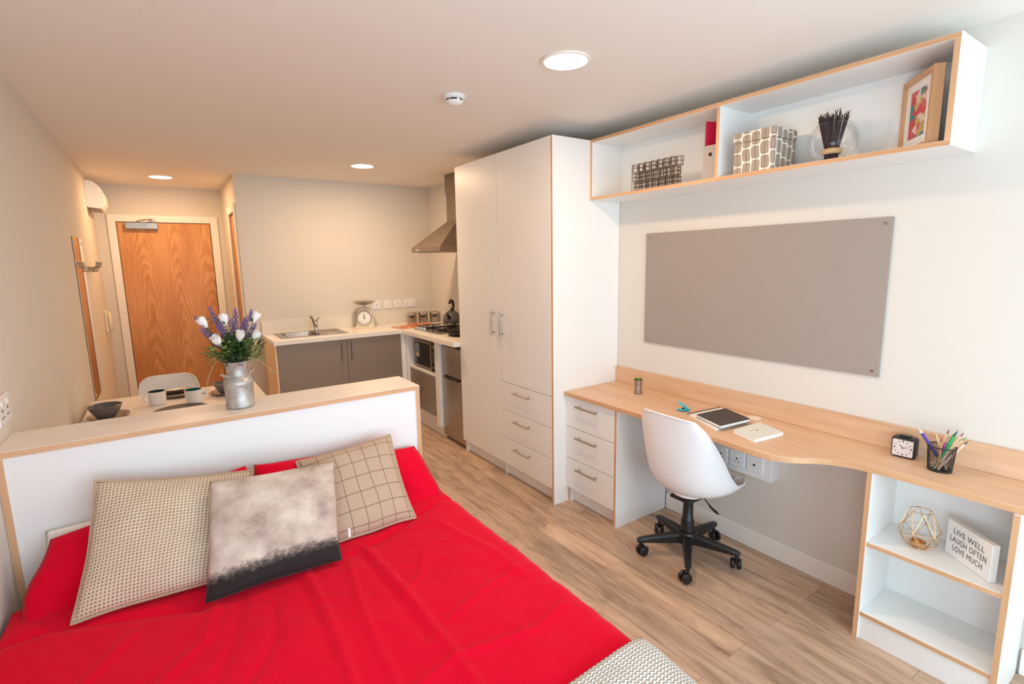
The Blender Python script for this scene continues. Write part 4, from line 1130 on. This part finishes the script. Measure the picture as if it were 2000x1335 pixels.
# scales
ks = thing('kitchen_scales', 'cream retro dial kitchen scales with a shallow steel pan', 'kitchen scales', (2.115, 4.50, ZK))
m = M()
m.prism([(-.095, -.06), (.095, -.06), (.085, .06), (-.085, .06)], 0, .02, bev=.004)
t = bmesh.new()
secs = [(.088, .052, .018), (.082, .046, .06), (.078, .04, .12), (.066, .036, .17), (.045, .03, .2), (.02, .02, .208)]
rg = []
for a, b, z in secs:
    rg.append([t.verts.new((x * a / 1, y * b / 1, z)) for x, y in [(math.copysign(abs(math.cos(q)) ** .5, math.cos(q)), math.copysign(abs(math.sin(q)) ** .5, math.sin(q))) for q in [2 * PI * k / 28 for k in range(28)]]])
for A_, B_ in zip(rg, rg[1:]):
    for i in range(28): t.faces.new((A_[i], A_[(i + 1) % 28], B_[(i + 1) % 28], B_[i]))
t.faces.new(rg[-1]); bmesh.ops.recalc_face_normals(t, faces=t.faces[:])
m._merge(t)
KS = Matrix.Translation((2.115, 4.50, ZK)) @ Matrix.Rotation(-.45, 4, 'Z')
m.bm.transform(KS)
obj('body', m, m_cream, ks, smooth=True, angle=50)
q = KS @ Matrix.Translation((0, -.052, .105)) @ Matrix.Rotation(PI / 2, 4, 'X')
obj('dial_rim', M().lathe([(.066, -.006), (.073, -.006), (.075, .004), (.072, .012), (.066, .012)], seg=44, mat=q), m_chrome, ks, smooth=True)
df = obj('dial_face', M().lathe([(0, .006), (.067, .006), (.067, .0), (0, 0)], seg=44, mat=q), m_paper, ks)
m = M()
for k in range(40):
    a = 2 * PI * k / 40; r1 = .063; r0_ = .056 if k % 5 else .050
    m.tube([(r0_ * math.cos(a), r0_ * math.sin(a), .0066), (r1 * math.cos(a), r1 * math.sin(a), .0066)], .0007, 4)
m.bm.transform(q)
obj('dial_marks', m, m_dark, df)
m = M().tube([(0, -.012, .009), (0, .0, .009), (-.004, .045, .009)], [.004, .005, .001], 6).cyl((0, 0, .006), (0, 0, .011), .005); m.bm.transform(q)
obj('pointer', m, m_black, df, smooth=True)
m = M().cyl((0, 0, .205), (0, 0, .232), .009).lathe([(0, .232), (.045, .232), (.085, .245), (.108, .262), (.110, .263), (.085, .2475), (.045, .235), (0, .235)], seg=40); m.bm.transform(KS)
obj('pan', m, m_steel, ks, smooth=True)
# recipe magazines
mg = NT('magazine_cover', .35); _v = mg.coord('Object', (9, 14, 1)); _a = mg.noise(_v, 1.2, 2, .5)
mg = mg.col(mg.ramp(_a, [(.32, lin((225, 222, 205))), (.42, lin((222, 122, 70))), (.52, lin((205, 92, 58))), (.6, lin((226, 198, 152))), (.7, lin((120, 132, 70)))]))
m = M().box(-.14, .14, -.10, .10, 0, .006, .001); m.bm.transform(Matrix.Translation((2.47, 4.25, ZK + .0003)) @ Matrix.Rotation(.15, 4, 'Z'))
tag(obj('magazine', m, mg), 'orange-covered food magazine lying on the worktop, left one by the scales', 'magazine', 'magazines on the worktop')
m = M().box(-.12, .12, -.09, .09, 0, .006, .001); m.bm.transform(Matrix.Translation((2.63, 4.33, ZK + .007)) @ Matrix.Rotation(-.2, 4, 'Z'))
tag(obj('magazine', m, mg), 'food magazine lying on top, nearer the canisters', 'magazine', 'magazines on the worktop')
# splashback sockets
def kplate(x0, x1, label, n):
    t = thing('wall_socket', label, 'socket', ((x0 + x1) / 2, YK, 1.12), group='sockets above the worktop')
    obj('socket_plate', M().box(x0, x1, YK - .010, YK - .0005, 1.078, 1.162, .003), m_plastic, t)
    for k in range(n):
        xc = x0 + (x1 - x0) * (k + .5) / n
        obj('pin_holes', M().box(xc - .003, xc + .003, YK - .0112, YK - .0098, 1.118, 1.126).box(xc - .014, xc - .008, YK - .0112, YK - .0098, 1.098, 1.102).box(xc + .008, xc + .014, YK - .0112, YK - .0098, 1.098, 1.102), m_dark, t)
        obj('switch', M().box(xc - .006, xc + .006, YK - .014, YK - .0098, 1.134, 1.150, .001), m_gloss, t)
kplate(2.255, 2.34, 'single socket on the kitchen wall nearest the scales', 1)
kplate(2.375, 2.46, 'single socket on the kitchen wall, second from the scales', 1)
kplate(2.485, 2.57, 'single socket on the kitchen wall, left of the double one', 1)
kplate(2.595, 2.738, 'double socket on the kitchen wall above the canisters', 2)

# ================================================================== ON THE HIGH SHELF
wk = thing('wire_letter_rack', 'bronze concertina wire rack at the far end of the high shelf', 'wire rack', (2.72, 1.36, ZSH))
m = M(); m2 = M()
for tier in range(3):
    z0 = ZSH + .003 + tier * .049; z1 = z0 + .040
    for zz in (z0, z0 + .020, z1):
        pts = []
        for k in range(97):
            tt = k / 96
            pts.append((2.722 + .032 * math.sin(tt * 2 * PI * 7 + tier * .6), 1.512 - tt * .30 + .018 * math.sin(tt * 2 * PI * 14 + .5), zz))
        m.tube(pts, .0016, 5)
    for k in range(70):
        tt = k / 69
        x = 2.722 + .032 * math.sin(tt * 2 * PI * 7 + tier * .6); y = 1.512 - tt * .30 + .018 * math.sin(tt * 2 * PI * 14 + .5)
        m2.tube([(x, y, z0), (x, y, z1 + (.007 if tier < 2 else 0))], .0012, 4)
m2.tube([(2.70, 1.517, ZSH), (2.70, 1.517, ZSH + .138)], .0018, 5).tube([(2.755, 1.517, ZSH), (2.755, 1.517, ZSH + .138)], .0018, 5).tube([(2.70, 1.517, ZSH + .138), (2.755, 1.517, ZSH + .138)], .0018, 5)
obj('wire_loops', m, m_bronze, wk, smooth=True); obj('uprights', m2, m_bronze, wk, smooth=True)

mf = thing('magazine_file', 'grey card magazine file beside the shelf divider', 'magazine file', (2.78, 1.02, ZSH))
def side_poly(x0, x1): return [(x0, ZSH), (x1, ZSH), (x1, ZSH + .25), (x1 - .06, ZSH + .25), (x0, ZSH + .155)]
def yz_plate(y0, y1, pl):
    t = bmesh.new(); a = [t.verts.new((x, y0, z)) for x, z in pl]; b = [t.verts.new((x, y1, z)) for x, z in pl]
    t.faces.new(a); t.faces.new(b[::-1])
    for i in range(len(pl)): t.faces.new((a[i], b[i], b[(i + 1) % len(pl)], a[(i + 1) % len(pl)]))
    bmesh.ops.recalc_face_normals(t, faces=t.faces[:]); return t
m = M(); m._merge(yz_plate(.984, .986, side_poly(2.705, 2.91))); m._merge(yz_plate(1.058, 1.060, side_poly(2.705, 2.91)))
m.box(2.703, 2.705, .984, 1.060, ZSH, ZSH + .158).box(2.91, 2.912, .984, 1.060, ZSH, ZSH + .25).box(2.705, 2.91, .986, 1.058, ZSH, ZSH + .002)
obj('case', m, mat('grey_card', lin((176, 166, 158)), .6, var=(10, .03)), mf)
obj('finger_hole', M().cyl((2.7028, 1.022, ZSH + .115), (2.7015, 1.022, ZSH + .115), .009), m_dark, mf)
def yz_note(off, label, top):
    A0 = Vector((2.708 + off, 1.057, ZSH + .003)); B0 = Vector((2.872 + off * .3, .992, ZSH + .003))
    ux_ = (B0 - A0); L = ux_.length; ux_.normalize(); n_ = Vector((-ux_.y, ux_.x, 0))
    if n_.x < 0: n_ = -n_
    K = Matrix(((ux_.x, n_.x, 0, A0.x), (ux_.y, n_.y, 0, A0.y), (0, 0, 1, A0.z), (0, 0, 0, 1)))
    nbk = thing('spiral_notebook', label, 'notebook', tuple((A0 + B0) / 2), group='pink notebooks in the magazine file')
    m = M().box(.004, L, 0, .007, 0, top, .001); m.bm.transform(K)
    obj('cover', m, mat('magenta_card', lin((205, 10, 70)), .45, var=(10, .05)), nbk)
    m = M()
    for k in range(25):
        z = .008 + k * (top - .016) / 24
        m.tube([(.002 + .004 * math.cos(a), .0035 + .0062 * math.sin(a), z) for a in [2 * PI * i / 10 for i in range(10)]], .001, 4, closed=True)
    m.bm.transform(K)
    obj('spiral_binding', m, m_chrome, nbk, smooth=True)
yz_note(0, 'magenta spiral notebook at the front of the magazine file', .272)
yz_note(.013, 'magenta spiral notebook just behind, only its bound edge showing', .268)

bx = thing('storage_box', 'white storage box with a grey leaf print on the high shelf', 'box', (2.79, .80, ZSH))
obj('box', M().box(2.695, 2.875, .705, .892, ZSH + .0005, ZSH + .135, .002), m_boxp, bx)
obj('lid', M().box(2.692, 2.878, .702, .895, ZSH + .1355, ZSH + .178, .002), m_boxp, bx)

gb = thing('glass_bowl', 'round clear glass fishbowl on the high shelf', 'glass bowl', (2.80, .515, ZSH))
prof = [(0, 0), (.035, .0), (.045, .002)] + [(.093 * math.sin(a), .083 - .083 * math.cos(a)) for a in [math.radians(x) for x in range(38, 136, 7)]]
obj('glass', M().lathe([(0, .001), (.045, .001)] + [(.093 * math.sin(math.radians(x)), .085 - .088 * math.cos(math.radians(x))) for x in range(34, 142, 6)] + [(.060, .154)], (2.80, .515, ZSH), 56), m_glass, gb, smooth=True, angle=180)
obj('rim', M().tube([(2.80 + .060 * math.cos(a), .515 + .060 * math.sin(a), ZSH + .1545) for a in [2 * PI * i / 40 for i in range(40)]], .0022, 8, closed=True), m_glass, gb, smooth=True)
tw = M(); rnd = random.Random(5)
for i in range(95):
    a = rnd.uniform(0, 2 * PI); r = math.sqrt(rnd.random())
    b = Vector((2.80 + .030 * r * math.cos(a), .515 + .030 * r * math.sin(a), ZSH + .006))
    mid = Vector((2.80 + .024 * r * math.cos(a), .515 + .024 * r * math.sin(a), ZSH + .045))
    top = Vector((2.80 + .058 * r * math.cos(a), .515 + .058 * r * math.sin(a), ZSH + .185 + rnd.uniform(-.015, .012)))
    tip = top + Vector((rnd.uniform(-.006, .006), rnd.uniform(-.006, .006), rnd.uniform(.004, .012)))
    tw.tube([b, mid, mid.lerp(top, .5), top, tip], [.0016, .0018, .0018, .0018, .0009], 5)
tg = thing('twig_bundle', 'bundle of dark twigs standing in the glass bowl', 'twigs', (2.80, .515, ZSH + .003))
o = obj('twigs', tw, mat('dark_twig', lin((66, 46, 48)), .8, var=(60, .4)), tg, smooth=True); o['kind'] = 'stuff'
obj('tie', M().lathe([(.031, .036), (.035, .04), (.035, .054), (.031, .058)], (2.80, .515, ZSH), 28), mat('reflection_tan', lin((206, 170, 122)), .9, var=(60, .2)), tg, smooth=True)  # orange reflection low in the bowl, put in as a coloured band

pf = thing('picture_frame', 'oak box frame with a colourful abstract print at the near end of the high shelf', 'picture frame', (2.80, .22, ZSH))
# frame stands turned in the corner: local x = width, local y = depth behind, z up
PA = Vector((2.72, .168, 0)); PB = Vector((2.900, .318, 0)); 
ux = (PB - PA); wfr = ux.length; ux.normalize(); uy = Vector((-ux.y, ux.x, 0)); 
if uy.x * (-1) + uy.y * 1 > 0: uy = -uy        # depth goes towards the near corner
PM = Matrix((( ux.x, uy.x, 0, PA.x), (ux.y, uy.y, 0, PA.y), (0, 0, 1, ZSH + .0005), (0, 0, 0, 1)))
hfr, dp = .268, .034
m = M().box(0, .018, 0, dp, 0, hfr, .001).box(wfr - .018, wfr, 0, dp, 0, hfr, .001).box(.018, wfr - .018, 0, dp, 0, .018, .001).box(.018, wfr - .018, 0, dp, hfr - .018, hfr, .001)
m.bm.transform(PM); obj('frame', m, m_edge, pf)
m = M().box(.017, wfr - .017, .010, .014, .017, hfr - .017); m.bm.transform(PM); mt_ = obj('mount', m, m_paper, pf)
ar = NT('abstract_print', .5); _v = ar.coord('Object', (1, 1, 1)); _vo = ar.n('TexVoronoi'); _vo.inputs['Scale'].default_value = 34; _vo.inputs['Randomness'].default_value = 1; ar.l(_v, _vo.inputs['Vector'])
_s = ar.n('SeparateColor'); ar.l(_vo.outputs['Color'], _s.inputs[0])
ar = ar.col(ar.ramp(_s.outputs[0], [(.0, lin((204, 60, 60))), (.3, lin((214, 92, 84))), (.45, lin((196, 164, 96))), (.6, lin((60, 132, 134))), (.72, lin((204, 84, 108))), (.85, lin((228, 200, 180)))]))
for k in ar.node_tree.nodes:
    if k.bl_idname == 'ShaderNodeValToRGB': k.color_ramp.interpolation = 'CONSTANT'
m = M().box(.058, wfr - .058, .0085, .0098, .050, hfr - .050); m.bm.transform(PM); obj('print', m, ar, pf)
m = M().box(.002, wfr - .002, dp - .003, dp + .001, .004, hfr - .004); m.bm.transform(PM); obj('backing', m, m_dark, pf)

# ================================================================== ON THE DESK
pt = thing('potted_succulent', 'small green succulent in a flared steel pot at the far end of the desk', 'plant', (2.785, 1.515, ZD))
obj('pot', M().lathe([(0, .001), (.024, .001), (.025, .004), (.0225, .04), (.0225, .05), (.026, .088), (.024, .088), (.0205, .05), (.0, .05)], (2.785, 1.515, ZD), 32), m_steel, pt, smooth=True)
m = M(); rnd = random.Random(9)
for i in range(34):
    a = rnd.uniform(0, 2 * PI); r = rnd.uniform(.004, .022)
    leaf_shape(m, Vector((2.785 + r * math.cos(a), 1.515 + r * math.sin(a), ZD + .080)), Vector((math.cos(a), math.sin(a), 1.3)), .02, .009)
obj('leaves', m, mat('succulent_green', lin((104, 140, 52)), .5, var=(40, .3)), pt, smooth=True)
obj('soil', M().lathe([(0, .082), (.0245, .082), (.0245, .078), (0, .078)], (2.785, 1.515, ZD), 24), m_dark, pt)

m_turq = mat('turquoise_plastic', lin((52, 196, 222)), .3, var=(10, .03))
pc = thing('peg_clip', 'turquoise plastic peg clip on the desk beyond the notebooks', 'clip', (2.73, 1.10, ZD))
K = Matrix.Translation((2.702, 1.122, ZD)) @ Matrix.Rotation(-.9, 4, 'Z')
m = M(); m.sphere((0, 0, .006), .028, (1.3, .75, .16)); m.bm.transform(K); obj('lower_jaw', m, m_turq, pc, smooth=True)
m = M(); m.sphere((0, 0, 0), .028, (1.35, .75, .2), mat=Matrix.Translation((.0, 0, .029)) @ Matrix.Rotation(.6, 4, 'Y')); m.bm.transform(K); obj('upper_jaw', m, m_turq, pc, smooth=True)
m = M().tube([(-.006, -.008, .010), (.004, 0, .018), (-.006, .008, .010)], .003); m.bm.transform(K); obj('spring', m, m_dark, pc, smooth=True)

def slab(cs, z0, z1, M_=None, bev=.001):
    m = M().prism(cs, z0, z1, bev=bev); return m
def quad(cx, cy, w, h, ang):
    c, s = math.cos(ang), math.sin(ang)
    return [(cx + a * c - b * s, cy + a * s + b * c) for a, b in ((-w / 2, -h / 2), (w / 2, -h / 2), (w / 2, h / 2), (-w / 2, h / 2))]
# large spiral pad under the black notebook; corners measured A(2.637,1.041) B(2.891,1.02) C(2.777,.78) D(2.538,.813)
na = math.radians(-6)
sn = thing('spiral_notepad', 'white spiral notepad lying under the black notebook', 'notepad', (2.715, .92, ZD))
cx0, cy0 = 2.712, .925
ang = math.radians(20)
A_, B_, C_, D_ = Vector((2.640, 1.045)), Vector((2.885, 1.018)), Vector((2.79, .80)), Vector((2.548, .825))
obj('pages', M().prism([tuple(A_), tuple(B_), tuple(C_), tuple(D_)][::-1], ZD + .0025, ZD + .011), m_paper, sn)
obj('cover', M().prism([tuple(A_), tuple(B_), tuple(C_), tuple(D_)][::-1], ZD + .0003, ZD + .0022), m_paper, sn)
m = M(); dirn = (B_ - A_)
for k in range(26):
    p = A_ + dirn * (k + .5) / 26
    m.tube([(p.x + .0, p.y + .007 * math.cos(a), ZD + .008 + .0065 * math.sin(a)) for a in [2 * PI * i / 12 for i in range(12)]], .0013, 5, closed=True)
obj('spiral_binding', m, m_black, sn, smooth=True)
bn = thing('black_notebook', 'notebook with a black cover and white page block on the notepad', 'notebook', (2.70, .89, ZD + .011))
q = [(2.632, .985), (2.845, .958), (2.772, .772), (2.555, .80)]
q = [(2.624, .985), (2.835, .962), (2.768, .782), (2.560, .806)]
obj('back_cover', M().prism(q[::-1], ZD + .0115, ZD + .0135), m_black, bn)
obj('pages', M().prism([(x * .985 + 2.70 * .015, y * .985 + .884 * .015) for x, y in q][::-1], ZD + .0136, ZD + .0256), m_paper, bn)
obj('front_cover', M().prism(q[::-1], ZD + .0257, ZD + .0275), mat('black_grained_card', lin((62, 52, 48)), .55, bump=(300, .15), var=(40, .1)), bn)
wb = thing('white_book', 'slim white book with a tiny centre mark, right of the black notebook', 'book', (2.67, .69, ZD))
q = [(2.588, .758), (2.790, .748), (2.735, .602), (2.541, .625)]
obj('pages', M().prism([(x * .99 + 2.664 * .01, y * .99 + .683 * .01) for x, y in q][::-1], ZD + .002, ZD + .014), m_paper, wb)
obj('back_cover', M().prism(q[::-1], ZD + .0003, ZD + .0019), m_paper, wb)
ct = obj('front_cover', M().prism(q[::-1], ZD + .0141, ZD + .0157), mat('pale_grey_card', lin((226, 226, 218)), .5, var=(8, .02)), wb)
obj('cover_mark', M().cyl((2.668, .69, ZD + .0157), (2.668, .69, ZD + .0161), .005).box(2.63, 2.655, .70, .702, ZD + .0157, ZD + .0160), m_dark, ct)
gr = tag(obj('cable_grommet', M().lathe([(0, .0005), (.033, .0005), (.034, .002), (.032, .005), (.028, .0055), (0, .005)], (2.872, .822, ZD), 36), m_cream, smooth=True), 'round cream cable cover let into the back of the desk', 'cable cover')

ac = thing('alarm_clock', 'small square black alarm clock with a white dial on the desk', 'clock', (2.87, .18, ZD), math.radians(0))
# front face from (2.841,.221) to (2.847,.142)
K = Matrix.Translation((2.868, .183, ZD + .0008)) @ Matrix.Rotation(math.radians(4), 4, 'Z')
m = M().box(-.026, .026, -.041, .041, 0, .082, .010, seg=3); m.bm.transform(K); obj('case', m, m_black, ac, smooth=True, angle=60)
m = M().box(-.0275, -.0255, -.034, .034, .008, .074, .004, seg=2); m.bm.transform(K); fc = obj('dial', m, mat('dial_white', lin((226, 214, 210)), .4, var=(10, .01)), ac)
m = M()
for k in range(12):
    a = 2 * PI * k / 12; r = .027 if k % 3 else .0275
    y, z = r * math.sin(a), .041 + r * math.cos(a)
    s = .0022 if k % 3 else .0032
    m.box(-.0282, -.0275, y - s * .6, y + s * .6, z - s, z + s)
m.bm.transform(K); obj('hour_marks', m, m_dark, fc)
m = M().tube([(-.0285, 0, .041), (-.0285, .010, .053)], .0011, 5).tube([(-.0285, 0, .041), (-.0285, -.017, .046)], .0009, 5).cyl((-.0275, 0, .041), (-.0295, 0, .041), .0022); m.bm.transform(K)
obj('hands', m, m_dark, fc)
m = M().box(-.014, .014, -.02, .02, .082, .088, .003); m.bm.transform(K); obj('snooze_button', m, m_black, ac, smooth=True)

# pen cup
PX, PY = 2.815, .052
pcup = thing('pen_cup', 'black wire mesh pen cup on the near end of the desk', 'pen cup', (PX, PY, ZD))
m = M(); Hc, Rb, Rt = .095, .037, .043
for k in range(34):
    a = 2 * PI * k / 34
    for dr_ in (1, -1):
        m.tube([((Rb + (Rt - Rb) * t) * math.cos(a + dr_ * t * .9) + PX, (Rb + (Rt - Rb) * t) * math.sin(a + dr_ * t * .9) + PY, ZD + .004 + t * (Hc - .006)) for t in (0, .2, .4, .6, .8, 1)], .0008, 4)
obj('mesh_wall', m, m_black, pcup)
obj('rim', M().tube([(PX + Rt * math.cos(a), PY + Rt * math.sin(a), ZD + Hc) for a in [2 * PI * i / 36 for i in range(36)]], .0022, 8, closed=True), m_black, pcup, smooth=True)
obj('base', M().lathe([(0, .0005), (Rb + .001, .0005), (Rb + .001, .007), (0, .004)], (PX, PY, ZD), 36), m_black, pcup, smooth=True)
def pencil(b, tp, colr, tipc, label, name='pencil', r=.0036):
    b = Vector((PX + b[0], PY + b[1], ZD + .0075)); tp = Vector((PX + tp[0], PY + tp[1], ZD + tp[2]))
    d = (tp - b).normalized()
    t = thing(name, label, name.replace('_', ' '), tuple(b), group='pencils and pens in the mesh cup')
    bm_ = mat('pencil_paint', lin(colr), .45, var=(30, .04))
    obj('barrel', M().cyl(b, tp - d * .018, r, seg=6 if name == 'pencil' else 14), bm_, t, smooth=(name != 'pencil'))
    obj('tip', M().cyl(tp - d * .018, tp, r, .0006, seg=10), mat('tip_colour', lin(tipc), .6, var=(30, .04)), t, smooth=True)
nat = (222, 196, 158)
pencil((.02, -.012), (-.034, .066, .152), (74, 60, 150), (228, 226, 214), 'purple marker with a pale nib leaning left out of the cup', 'marker_pen', .0055)
pencil((-.015, .008), (.040, -.026, .148), (22, 158, 84), (60, 90, 70), 'bright green pen leaning right in the cup', 'pen', .0058)
pencil((.0, -.02), (.012, .026, .135), nat, nat, 'plain wooden pencil standing near the middle, left of the green pen')
pencil((-.02, .0), (.004, .004, .128), (214, 150, 96), (170, 70, 40), 'short orange-tipped pencil in the middle of the cup')
pencil((-.01, .02), (.052, -.002, .150), nat, (120, 80, 60), 'wooden pencil rising behind the green pen')
pencil((-.022, .01), (.048, -.046, .150), nat, (160, 60, 90), 'wooden pencil with a pink tip right of the green pen')
pencil((-.01, .024), (.038, -.058, .138), nat, (110, 150, 90), 'wooden pencil leaning to the right with a green tip')
pencil((-.024, .0), (.030, -.066, .128), (226, 196, 176), (90, 80, 80), 'pale pencil leaning furthest right in the cup')
pencil((-.026, -.004), (.058, -.026, .152), (216, 200, 180), (80, 100, 170), 'wooden pencil with a blue tip at the back right')
pencil((.018, .015), (-.006, -.012, .118), (150, 40, 150), (200, 60, 160), 'short magenta pencil low in the cup')

# ================================================================== IN THE LOW SHELVES
ZS = .4238
th_ = thing('tealight_holder', 'geometric copper wire tealight holder on the low shelf', 'tealight holder', (2.775, .078, ZS))
TX, TY = 2.775, .080
def ring(r, z, n, ph): return [Vector((TX + r * math.cos(2 * PI * k / n + ph), TY + r * math.sin(2 * PI * k / n + ph), ZS + z)) for k in range(n)]
R0, R1, R2, R3 = ring(.032, .003, 6, 0), ring(.058, .025, 6, PI / 6), ring(.068, .070, 6, 0), ring(.038, .148, 6, PI / 6)
m = M()
def wire(a, b): m.tube([a, b], .0014, 6)
for k in range(6):
    j = (k + 1) % 6
    wire(R0[k], R0[j]); wire(R1[k], R1[j]); wire(R2[k], R2[j]); wire(R3[k], R3[j])
    wire(R0[k], R1[k]); wire(R0[k], R1[k - 1]); wire(R1[k], R2[k]); wire(R1[k], R2[j]); wire(R2[k], R3[k]); wire(R2[k], R3[k - 1])
obj('wire_cage', m, m_gold, th_, smooth=True)
obj('candle_cup', M().lathe([(0, .006), (.024, .006), (.025, .008), (.025, .022), (.0235, .022), (.0235, .010), (0, .010)], (TX, TY, ZS), 32).tube([R0[0] + Vector((0, 0, .003)), R0[3] + Vector((0, 0, .003))], .0014), m_gold, th_, smooth=True)

sg = thing('block_sign', 'white wooden block sign lettered LIVE WELL LAUGH OFTEN LOVE MUCH on the low shelf', 'sign', (2.76, -.08, ZS))
SA = Vector((2.815, .008, ZS + .0008)); SB = Vector((2.694, -.146, ZS + .0008))
sx_ = (SB - SA).normalized(); ws_ = (SB - SA).length; sy_ = Vector((-sx_.y, sx_.x, 0))   # depth direction
if sy_.x < 0: sy_ = -sy_
if sy_.dot(Vector((1, -1, 0))) < 0: sy_ = -sy_
SM = Matrix(((sx_.x, sy_.x, 0, SA.x), (sx_.y, sy_.y, 0, SA.y), (0, 0, 1, SA.z), (0, 0, 0, 1)))
hs_ = .136
m = M().box(0, ws_, 0, .025, 0, hs_, .002); m.bm.transform(SM); bk = obj('block', m, m_paper, sg)
txm = mat('dark_grey_print', lin((112, 104, 100)), .7, var=(30, .05))
for i, (line, z, xo) in enumerate((('LIVE WELL', .092, .030), ('LAUGH OFTEN', .060, .018), ('LOVE MUCH', .028, .032))):
    cu = bpy.data.curves.new('lettering', 'FONT'); cu.body = line; cu.size = .033; cu.extrude = .0003; cu.space_character = 1.1
    to = bpy.data.objects.new('tmp_text', cu); COL.objects.link(to)
    bpy.context.view_layer.update()
    me = bpy.data.meshes.new_from_object(to.evaluated_get(bpy.context.evaluated_depsgraph_get()))
    bpy.data.objects.remove(to); bpy.data.curves.remove(cu)
    b = bmesh.new(); b.from_mesh(me); bpy.data.meshes.remove(me)
    w0 = max(v.co.x for v in b.verts)
    tw_ = ws_ - 2 * xo
    b.transform(Matrix.Diagonal((tw_ / w0, .92, 1, 1)))
    b.transform(SM @ Matrix.Translation((xo, -.0006, z)) @ Matrix.Rotation(PI / 2, 4, 'X'))
    mm_ = M(); mm_.bm.free(); mm_.bm = b
    obj('lettering', mm_, txm, bk)
